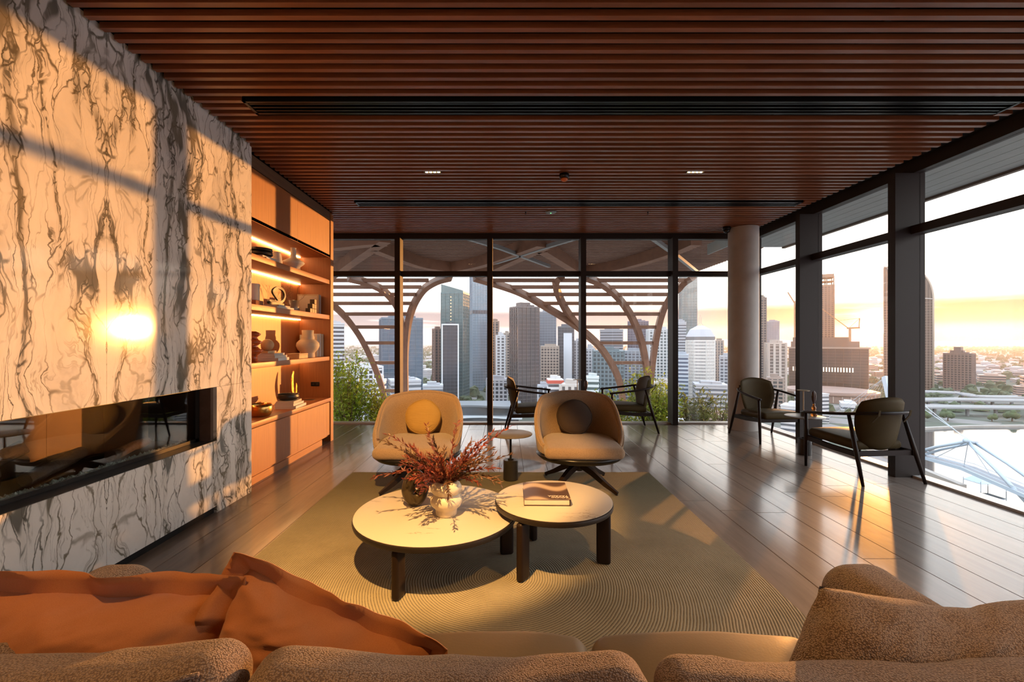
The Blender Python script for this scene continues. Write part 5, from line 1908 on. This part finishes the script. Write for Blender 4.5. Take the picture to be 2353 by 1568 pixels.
t_, a_, b_, top_ = tower('hotel_block', 'brown slab hotel with close window rows standing alone past the river', 2167, 2241, 812, 640, 'grid', (0.17, 0.105, 0.085), (0.06, 0.045, 0.045), 3.3, 3.6, -14, 0.5)
MB().box(-a_ * 0.3, a_ * 0.2, -b_ * 0.7, b_ * 0.7, top_, top_ + 9).build('lift_tower', bmat((0.14, 0.09, 0.075)), t_)

# octagonal white tower with a hipped cap and mast
Yo = 470
c = P(1609, 784, Yo)
az = math.atan2(c.x, c.y)
oc = thing('domed_tower', 'white octagonal tower with a hipped grey cap and mast beside the column', 'building', (c.x + math.sin(az) * 16, c.y + math.cos(az) * 16, GZ), -az)
ro = 69 / 2 / F * Yo * math.cos(az) / math.cos(math.pi / 8)
zo = lambda py: H + (VY - py) / F * Yo - GZ
oct_ = lambda r: [(r * math.cos(math.pi / 8 + k * math.pi / 4), r * math.sin(math.pi / 8 + k * math.pi / 4)) for k in range(8)]
MB().prism(oct_(ro - 0.6), 0, zo(776)).build('core', bglass((0.13, 0.14, 0.16)), oc)
q = MB()
z = zo(785)
while z > 2:
    q.prism(oct_(ro), z, z + 1.5)
    z -= 3.45
for k in range(8):
    a = k * math.pi / 4
    ap = ro * math.cos(math.pi / 8)
    side = 2 * ro * math.sin(math.pi / 8)
    for j in range(9):
        y_ = -side / 2 + side * j / 8
        q.box(ap - 0.55, ap + 0.25, y_ - 0.35, y_ + 0.35, 0, zo(783), Matrix.Rotation(a, 4, 'Z'))
q.build('facade_frame', bmat((0.60, 0.57, 0.54)), oc)['kind'] = 'stuff'
MB().prism(oct_(ro + 0.2), zo(781), zo(774)).build('cap_band', bmat((0.16, 0.15, 0.15)), oc)
q = MB()
b1, b2, b3 = oct_(ro), oct_(ro * 0.72), oct_(ro * 0.22)
vs_ = [(x, y, zo(774)) for x, y in b1] + [(x, y, zo(757)) for x, y in b2] + [(x, y, zo(748)) for x, y in b3]
fs_ = [(i, (i + 1) % 8, 8 + (i + 1) % 8, 8 + i) for i in range(8)] + [(8 + i, 8 + (i + 1) % 8, 16 + (i + 1) % 8, 16 + i) for i in range(8)] + [tuple(range(16, 24))]
q.add(vs_, fs_)
q.build('hipped_cap', bmat((0.34, 0.34, 0.36)), oc)
q = MB()
for sx in (-1, 1):
    q.tube([(sx * 4, 0, zo(750)), (sx * 0.8, 0, zo(741))], 0.25, 5)
    q.tube([(sx * 1.2, 0, zo(742)), (sx * 1.2, 0, zo(727))], 0.25, 5)
q.tube([(0, 0, zo(748)), (0, 0, zo(722))], 0.2, 5)
q.build('mast', bmat((0.4, 0.3, 0.28)), oc)

# cranes
crane_m = pm('crane_steel', (0.30, 0.13, 0.05), 0.6)
c = P(1953, 777, 660)
cr = thing('tower_crane', 'orange tower crane on the precinct roof below the sunset', 'crane', (c.x, c.y, c.z - 18))
q = MB().beam([(0, 0, 0), (0, 0, 32)], 2.2, 2.2, up=(0, 1, 0))
q.build('mast', crane_m, cr)
MB().beam([(-3, 2, 32.5), (10, -6, 33)], 2.6, 2.6).build('machine_deck', crane_m, cr)
MB().beam([(-2, 1.5, 33), (-29, 20, 64)], 1.1, 1.1).build('jib', crane_m, cr)
MB().beam([(9, -5.5, 33), (9.6, -6, 47)], 0.9, 0.9, up=(0, 1, 0)).build('king_post', crane_m, cr)
q = MB().tube([(9.6, -6, 47), (-12, 8, 44)], 0.25, 4).tube([(9.6, -6, 47), (0, 0, 34)], 0.25, 4).tube([(-12, 8, 44), (-29, 20, 64)], 0.2, 4)
q.build('cables', crane_m, cr)
c = P(1826, 705, 790)
cr = thing('tower_crane', 'small crane leaning off the side of the tower under construction', 'crane', (c.x, c.y, GZ))
ZC = c.z - 4 - GZ
MB().beam([(0, 0, 0), (0, 0, ZC + 14)], 1.6, 1.6, up=(0, 1, 0)).build('mast', crane_m, cr)
MB().beam([(0, 0, ZC + 10), (-9, 5, ZC + 30)], 2.2, 1.8).build('jib', crane_m, cr)
MB().beam([(-1, 0, ZC + 2), (4, -2, ZC + 2)], 1.2, 1.2).build('tie_beam', crane_m, cr)

OCC += [(ft.location.x, ft.location.y + 10, 42), (oc.location.x, oc.location.y, 20), (rp.location.x, rp.location.y, 52)]
# street-level and river-side blocks
t_, a_, b_, top_ = tower('office_block', 'low white banded block capped by a red roof band', 1256, 1294, 872, 330, 'stripes', (0.56, 0.55, 0.55), (0.08, 0.08, 0.09), 3.8, 4, 6)
MB().box(-a_ - 0.5, a_ + 0.5, -b_ - 0.5, b_ + 0.5, top_ - 3.2, top_ - 0.8).build('red_band', bmat((0.42, 0.07, 0.045)), t_)
tower('office_block', 'low block of white and green bands behind the far side table', 1346, 1376, 866, 320, 'stripes', (0.48, 0.52, 0.52), (0.05, 0.09, 0.09), 3.8, 4)
tower('office_block', 'pale low civic block with tall piers behind the far side table', 1288, 1338, 884, 310, 'piers', (0.44, 0.40, 0.37), (0.10, 0.09, 0.09), 6, 5, -10)
tower('office_block', 'squat dark block between mall and towers', 1236, 1262, 886, 350, 'grid', PAL, GR, 3.6, 4)
tower('office_block', 'pale low block under the teal tower', 972, 1018, 886, 380, 'stripes', PAL, GR, 3.6, 4)
tower('office_block', 'shaded low block right of the dark framed slab', 1118, 1166, 872, 400, 'grid', (0.22, 0.22, 0.24), DK, 3.6, 4)
tower('office_block', 'cream low block at the foot of the white residential tower', 1500, 1556, 880, 380, 'piers', (0.40, 0.36, 0.33), GR, 4, 5)
tower('office_block', 'pale street block under the domed tower', 1588, 1672, 884, 390, 'stripes', (0.34, 0.33, 0.34), GR, 3.8, 5, 7)
tower('office_block', 'brownish street block behind the column armchair', 1762, 1800, 868, 420, 'grid', (0.26, 0.20, 0.17), DK, 3.6, 4)
wv = thing('wavy_mall', 'low riverside mall with three wavy pale terraces', 'building', (P(1110, 930, 300).x, 300, GZ))
for k, z in enumerate((4.0, 12.0, 20.0, 27.0)):
    top = [(x, 3.2 * math.sin(x * 0.12 + k * 0.9) - 8 + k * 1.5) for x in [-26 + 52 * i / 26 for i in range(27)]]
    MB().prism(top + [(26, 22), (-26, 22)], z, z + 1.2).build('terrace', bmat((0.40, 0.44, 0.47) if k < 3 else (0.10, 0.11, 0.12)), wv)
MB().box(-24, 24, 0, 20, 0, 27).build('glass_hall', bglass((0.06, 0.07, 0.08)), wv)

OCC.append((wv.location.x, wv.location.y + 5, 34))
# footbridge: white masts, struts and a deck over the river
steel = pm('white_bridge_steel', (0.34, 0.40, 0.46), 0.4, 0.1)
fb = thing('footbridge', 'white steel footbridge with raking struts over the river', 'bridge', (P(2225, 1012, 200).x, 200, GZ))
FO = fb.location.copy()
bp = lambda px, py, Y: P(px, py, Y) - FO
MB().beam([bp(2085, 1036, 236), bp(2225, 1075, 205), bp(2420, 1158, 168)], 6.0, 0.8).build('deck', pm('grey_deck', (0.17, 0.18, 0.20), 0.6), fb)
for dy in (-3.1, 3.1):
    MB().beam([bp(2085, 1036, 236) + Vector((dy, 0, -0.4)), bp(2225, 1075, 205) + Vector((dy, 0, -0.4)), bp(2420, 1158, 168) + Vector((dy, 0, -0.4))], 0.9, 1.5).build('edge_beam', steel, fb)
    MB().tube([bp(2085, 1036, 236) + Vector((dy, 0, 1.6)), bp(2225, 1075, 205) + Vector((dy, 0, 1.6)), bp(2420, 1158, 168) + Vector((dy, 0, 1.6))], 0.14, 6).build('handrail', steel, fb)
for a, b, r in ((bp(2222, 1014, 200), bp(2360, 1156, 176), 0.75), (bp(2238, 1017, 203), bp(2400, 1126, 178), 0.65), (bp(2225, 1014, 200), bp(2095, 1043, 232), 0.75), (bp(2236, 1018, 203), bp(2100, 1052, 230), 0.6)):
    MB().tube([a, a.lerp(b, 0.5) + Vector((0, 0, 0.6)), b], r, 10).build('strut', steel, fb, True)
MB().tube([bp(2218, 1013, 199), bp(2242, 1018, 204)], 1.0, 10).build('apex_joint', steel, fb, True)
for a, b in ((bp(2225, 1013, 200), bp(2090, 905, 300)), (bp(2232, 1014, 201), bp(2100, 925, 300)), (bp(2225, 1014, 200), bp(2215, 1072, 206)), (bp(2225, 1014, 200), bp(2280, 1098, 194)), (bp(2225, 1014, 200), bp(2150, 1052, 220))):
    MB().tube([a, b], 0.16, 5).build('cable', steel, fb)
MB().beam([bp(2033, 866, 300), bp(2048, 935, 292), bp(2062, 1010, 284)], 3.2, 2.0, up=(1, 0, 0)).build('leaning_mast', steel, fb)
for k in range(6):
    MB().tube([bp(2033, 868, 300), bp(1905 + 22 * k, 960 - 3 * k, 330)], 0.12, 4).build('cable', steel, fb)

# elevated roads past the river
road_m = pm('pale_concrete_road', (0.20, 0.20, 0.205), 0.85, var=(0.08, 0.15))
for i, (pl, lab) in enumerate((([(2060, 962, 430), (2200, 958, 425), (2353, 962, 420), (2700, 975, 410)], 'elevated motorway deck nearest the river bank'),
                               ([(2060, 938, 470), (2180, 928, 480), (2353, 942, 470), (2700, 950, 460)], 'elevated motorway deck behind the bank road'),
                               ([(2080, 905, 560), (2200, 916, 540), (2250, 926, 505), (2353, 930, 500)], 'curving ramp road sweeping past the hotel'),
                               ([(1060, 995, 255), (1200, 985, 258), (1280, 980, 260), (1420, 982, 258), (1560, 986, 256)], 'city riverside expressway below the far armchairs'))):
    pts = [P(*p) for p in pl]
    pts = [Vector((p.x, p.y, GZ + 8)) for p in pts]
    t = thing('elevated_road', lab, 'road', (pts[0].x, pts[0].y, GZ))
    o_ = t.location
    cvp = curve([p - o_ for p in pts], 6)
    MB().beam(cvp, 13.0, 1.4).build('deck', road_m, t)
    for s in (-6.2, 6.2):
        MB().beam([p + Vector((0, s, 1.2)) for p in cvp], 0.4, 1.1).build('barrier', bmat((0.42, 0.42, 0.43)), t)
    OCC += [(p.x + o_.x, p.y + o_.y, 16) for k in range(len(cvp) - 1) for p in [cvp[k].lerp(cvp[k + 1], f_ / 6) for f_ in range(6)]]
    for k in range(1, len(cvp), 3):
        p = cvp[k]
        MB().box(p.x - 1, p.x + 1, p.y - 1, p.y + 1, 0, 7.4).build('pier', road_m, t)

# small buildings of the city floor: six shapes, one object each
rs = random.Random(77)
kinds = []
for k, (w_, d_, h_, ca, cb) in enumerate(((22, 16, 11, (0.42, 0.41, 0.40), GR), (30, 18, 8, (0.30, 0.27, 0.25), DK), (16, 16, 18, (0.46, 0.45, 0.46), GR), (40, 20, 9, (0.24, 0.23, 0.24), DK), (20, 26, 14, (0.34, 0.24, 0.20), DK), (26, 14, 6, (0.52, 0.52, 0.54), GR))):
    q = MB()
    q.box(-w_ / 2, w_ / 2, -d_ / 2, d_ / 2, 0, h_)
    q.box(-w_ / 2 - .3, w_ / 2 + .3, -d_ / 2 - .3, d_ / 2 + .3, h_, h_ + 0.9)
    q.box(-w_ / 4, w_ / 5, -d_ / 4, d_ / 4, h_ + 0.9, h_ + 3)
    me = q.mesh('walls', bmat(ca))
    q = MB()
    z = 1.6
    while z + 1.6 < h_:
        q.box(-w_ / 2 - 0.1, w_ / 2 + 0.1, -d_ / 2 - 0.1, d_ / 2 + 0.1, z, z + 1.5)
        z += 3.3
    kinds.append((me, q.mesh('window_bands', bglass(cb))))


def in_river(x, y):
    return x > 195 and y < 372 and x > 195 + max(0, (y - 280)) * 1.2


small_labels = ['pale small flat-roofed building in the town below', 'grey-brown low shed-like building in the town below', 'white small tower block in the town below',
                'long dark low warehouse in the town below', 'red-brown mid-rise in the town below', 'white long low building in the town below']
placed = 0
OCC += [(330 + 12 * k, 392 + 0.22 * k, 14) for k in range(54)] + [(a + (c - a) * f_ / 8, b + (d_ - b) * f_ / 8, 8) for (a, b), (c, d_) in zip(rpoly[1:9], rpoly[2:10]) for f_ in range(8)]
while placed < 240:
    u = rs.random()
    Yd = 300 + 1500 * u ** 1.6
    k = rs.choice([rs.uniform(-0.42, 0.6), rs.uniform(0.55, 1.3), rs.uniform(0.9, 1.3)])
    x = k * Yd
    if in_river(x, Yd) or (k > 0.8 and 385 < Yd < 510):
        continue
    if not free(x, Yd, 24):
        continue
    OCC.append((x, Yd, 22))
    i = rs.randrange(6)
    t = thing('small_building', small_labels[i], 'building', (x, Yd, GZ), rs.choice([0.2, -0.5, 0.9]) + rs.uniform(-.1, .1), 'small buildings of the town: kind %s' % 'abcdef'[i])
    s = rs.uniform(0.7, 1.25)
    t.scale = (s, s, s * rs.uniform(0.8, 1.3))
    for me in kinds[i]:
        obj(me.name.split('.')[0], me, t)
    placed += 1
# beyond them the suburbs run to the horizon: too many to count
q, q2 = MB(), MB()
for k in range(5200):
    Yd = 900 + 5600 * rs.random() ** 1.5
    x = rs.uniform(-0.5, 1.4) * Yd
    w_, h_ = rs.uniform(6, 26), rs.uniform(3.5, 10)
    (q if rs.random() < 0.6 else q2).box(-w_ / 2, w_ / 2, -w_ / 3, w_ / 3, 0, h_, Matrix.Translation((x, Yd, 0)) @ Matrix.Rotation(rs.uniform(0, 3), 4, 'Z'))
for qq, cc, lb in ((q, (0.40, 0.38, 0.38), 'pale roofs of the endless suburbs up to the horizon'), (q2, (0.20, 0.16, 0.14), 'brown roofs of the endless suburbs up to the horizon')):
    tag(qq.build('suburb', bmat(cc), loc=(0, 0, GZ)), lb, 'suburb', kind='stuff')
q = MB()
for k in range(5200):
    Yd = 420 + 4200 * rs.random() ** 1.7
    x = rs.uniform(-0.4, 1.4) * Yd
    if in_river(x, Yd):
        continue
    r = rs.uniform(3.5, 8) * (1 + Yd / 3500)
    if Yd < 1900 and not free(x, Yd, r * 1.1):
        continue
    vs_ = [(r * math.cos(a) * rs.uniform(.8, 1.1), r * math.sin(a) * rs.uniform(.8, 1.1), z) for z, kf in ((1.0, .7),) for a in (0.2, 1.4, 2.7, 3.9, 5.2)]
    vs_ += [(0.6 * r * math.cos(a), 0.6 * r * math.sin(a), r * rs.uniform(1.0, 1.3)) for a in (0.6, 2.0, 3.3, 4.6, 5.8)] + [(0, 0, r * 1.45)]
    fs_ = [(i, (i + 1) % 5, 5 + (i + 1) % 5, 5 + i) for i in range(5)] + [(5 + i, 5 + (i + 1) % 5, 10) for i in range(5)]
    q.add(vs_, fs_, Matrix.Translation((x, Yd, 0)))
tag(q.build('tree_cover', pm('town_trees', (0.050, 0.065, 0.030), 0.95, var=(0.05, 0.5)), loc=(0, 0, GZ)), 'dark green treetops scattered all through the town', 'trees', kind='stuff')
# trees along the river bank
tk = MB().tube([(0, 0, 0), (0.2, 0, 3.0)], [0.5, 0.3], 6).mesh('trunk', stem_m)
cr_ = MB()
rt = random.Random(8)
for k in range(9):
    c = Vector((rt.uniform(-2.4, 2.4), rt.uniform(-2.4, 2.4), rt.uniform(3.5, 6.8)))
    r = rt.uniform(1.6, 2.6)
    cr_.lathe([(0, -r), (r * 0.75, -r * 0.6), (r, 0), (r * 0.75, r * 0.65), (0, r)], 8, c)
crown = cr_.mesh('crown', pm('bank_tree_leaf', (0.055, 0.075, 0.030), 0.9, var=(0.4, 0.5)), True)
for k in range(26):
    x = 330 + 24 * k + rt.uniform(-9, 9)
    y = 384 + 0.018 * x + rt.uniform(-3, 10)
    t = thing('bank_tree', 'round dark tree in the row along the far river bank', 'tree', (x, y, GZ), rt.uniform(0, 6), 'trees along the far river bank')
    t.scale = [rt.uniform(0.8, 1.3)] * 3
    obj('trunk', tk, t)
    obj('crown', crown, t)
# shade sail on the near bank
ss = thing('shade_sail', 'small pale pointed shade sail on the near river bank', 'canopy', (P(2262, 1128, 214).x, 214, GZ))
q = MB()
pk = [(-6, -4, 4), (6, -4, 4), (6, 4, 4), (-6, 4, 4), (0, 0, 9)]
q.add(pk + [(x, y, z - 0.2) for x, y, z in pk], [(0, 1, 4), (1, 2, 4), (2, 3, 4), (3, 0, 4), (6, 5, 9), (7, 6, 9), (8, 7, 9), (5, 8, 9)])
q.build('sail', bmat((0.40, 0.48, 0.55)), ss)
for x, y in ((-6, -4), (6, -4), (6, 4), (-6, 4)):
    MB().tube([(x, y, 0), (x, y, 5)], 0.15, 5).build('post', steel, ss)


# ------------------------------------------------------------------ ceiling fittings and their light
glow_m = pm('lamp_glow', (1, 0.8, 0.5), 0.5, emit=((1.0, 0.62, 0.26), 28.0))
dots = [(-0.77, 4.753, 'the tub chairs'), (2.03, 4.753, 'the open floor')]
for (x, y, where) in dots:
    t = thing('downlight', 'glowing four-cell slot downlight between the ceiling slats over %s' % where, 'ceiling light', (x, y, CEIL - 0.001))
    q = MB()
    q.box(-0.085, 0.085, -0.022, -0.017, 0, 0.05).box(-0.085, 0.085, 0.017, 0.022, 0, 0.05).box(-0.09, -0.085, -0.022, 0.022, 0, 0.05).box(0.085, 0.09, -0.022, 0.022, 0, 0.05)
    q.build('housing', black_metal, t)
    for k in range(4):
        MB().lathe([(0.0, -0.002), (0.012, 0.0), (0.017, 0.010), (0.012, 0.026), (0.0, 0.030)], 14).build('lamp_cell', glow_m, t, True, loc=(-0.063 + 0.042 * k, 0, 0))
# the next row of the same downlights, over the sofa; they throw the warm pool on the rug and the left tub chair; the last, off that row, is added unseen to brighten the cushions
for (x, y, e, tgt, ang, bl) in ((-0.55, 1.15, 1050.0, (-0.58, 3.6, 0.15), 46, 0.35), (1.55, 1.15, 150.0, (0.9, 2.2, 0.0), 70, 0.8), (-1.15, 0.50, 115.0, (-0.85, 1.15, 0.55), 46, 0.7)):
    t = thing('downlight', 'four-cell slot downlight in the ceiling above the %s' % ('rust linen cushions, added to brighten them' if y < 1 else ('sofa middle' if x < 0 else 'window end of the sofa')), 'ceiling light', (x, y, CEIL - 0.001))
    q = MB()
    q.box(-0.085, 0.085, -0.022, -0.017, 0, 0.05).box(-0.085, 0.085, 0.017, 0.022, 0, 0.05).box(-0.09, -0.085, -0.022, 0.022, 0, 0.05).box(0.085, 0.09, -0.022, 0.022, 0, 0.05)
    q.build('housing', black_metal, t)
    for k in range(4):
        MB().lathe([(0.0, -0.002), (0.012, 0.0), (0.017, 0.010), (0.012, 0.026), (0.0, 0.030)], 14).build('lamp_cell', glow_m, t, True, loc=(-0.063 + 0.042 * k, 0, 0))
    ld = bpy.data.lights.new('downlight_beam', 'SPOT')
    ld.energy = e
    ld.color = (1.0, 0.54, 0.17)
    ld.spot_size = R(ang)
    ld.spot_blend = bl
    ld.shadow_soft_size = 0.018
    lo = obj('downlight_beam', ld, None, (x, y, CEIL - 0.03))
    lo.rotation_euler = (Vector(tgt) - Vector((x, y, CEIL))).to_track_quat('-Z', 'Y').to_euler()

sd = thing('smoke_detector', 'black domed smoke detector with an amber lens hanging below the slats', 'smoke detector', (0.64, 4.80, CEIL))
MB().lathe([(0.0, -0.001), (0.052, -0.001), (0.055, -0.02), (0.050, -0.045), (0.042, -0.052), (0.0, -0.052)], 28).build('detector_body', black_metal, sd, True)
MB().lathe([(0.041, -0.0525), (0.036, -0.066), (0.022, -0.078), (0.0, -0.082)], 24).build('detector_lens', pm('amber_lens', (0.62, 0.16, 0.04), 0.25), sd, True)
el = thing('emergency_light', 'flat grey disc emergency light with a green pinpoint below the slats', 'emergency light', (0.64, 6.205, CEIL))
MB().lathe([(0.0, -0.001), (0.078, -0.001), (0.076, -0.010), (0.055, -0.016), (0.0, -0.018)], 32).build('disc', pm('grey_plastic', (0.22, 0.25, 0.26), 0.4), el, True)
MB().lathe([(0.0, -0.0182), (0.007, -0.0182), (0.005, -0.022), (0.0, -0.023)], 12).build('indicator', pm('green_indicator', (0.1, 0.9, 0.2), 0.4, emit=((0.2, 1.0, 0.3), 3.0)), el, True)
for (x, wh) in ((0.29, 'left'), (1.99, 'right')):
    s = thing('sprinkler', 'tiny black sprinkler head under the slats near the far %s' % ('emergency light' if wh == 'left' else 'window corner'), 'sprinkler', (x, 6.20, CEIL))
    MB().lathe([(0.010, 0.0), (0.010, -0.014), (0.004, -0.016), (0.004, -0.034), (0.014, -0.036), (0.014, -0.038), (0.0, -0.039)], 12).build('sprinkler_head', black_metal, s, True)
cm_ = thing('security_camera', 'small black dome security camera fixed under the slats by the column', 'camera', (3.50, 7.03, CEIL))
MB().lathe([(0.0, -0.001), (0.058, -0.001), (0.060, -0.035), (0.052, -0.045)], 24).build('camera_mount', black_metal, cm_, True, 40)
MB().lathe([(0.050, -0.045), (0.048, -0.070), (0.032, -0.092), (0.0, -0.100)], 24).build('camera_dome', pm('dark_dome', (0.01, 0.01, 0.01), 0.1), cm_, True)


# ------------------------------------------------------------------ evening haze over the city
def haze():
    m = bpy.data.materials.new('evening_haze')
    m.use_nodes = True
    t = NT(m.node_tree)
    t.n.clear()
    v = t.new('ShaderNodeVolumeScatter')
    v.inputs['Color'].default_value = (1.0, 0.80, 0.66, 1)
    v.inputs['Density'].default_value = 0.0001
    v.inputs['Anisotropy'].default_value = 0.55
    out = t.new('ShaderNodeOutputMaterial')
    t.l.new(v.outputs[0], out.inputs['Volume'])
    return m


hz_ = MB().box(-3500, 8000, 0, 6000, 0, 220).build('haze', haze(), loc=(0, 60, GZ + 0.5))
tag(hz_, 'thin warm evening haze lying over the whole city', 'haze', kind='stuff')
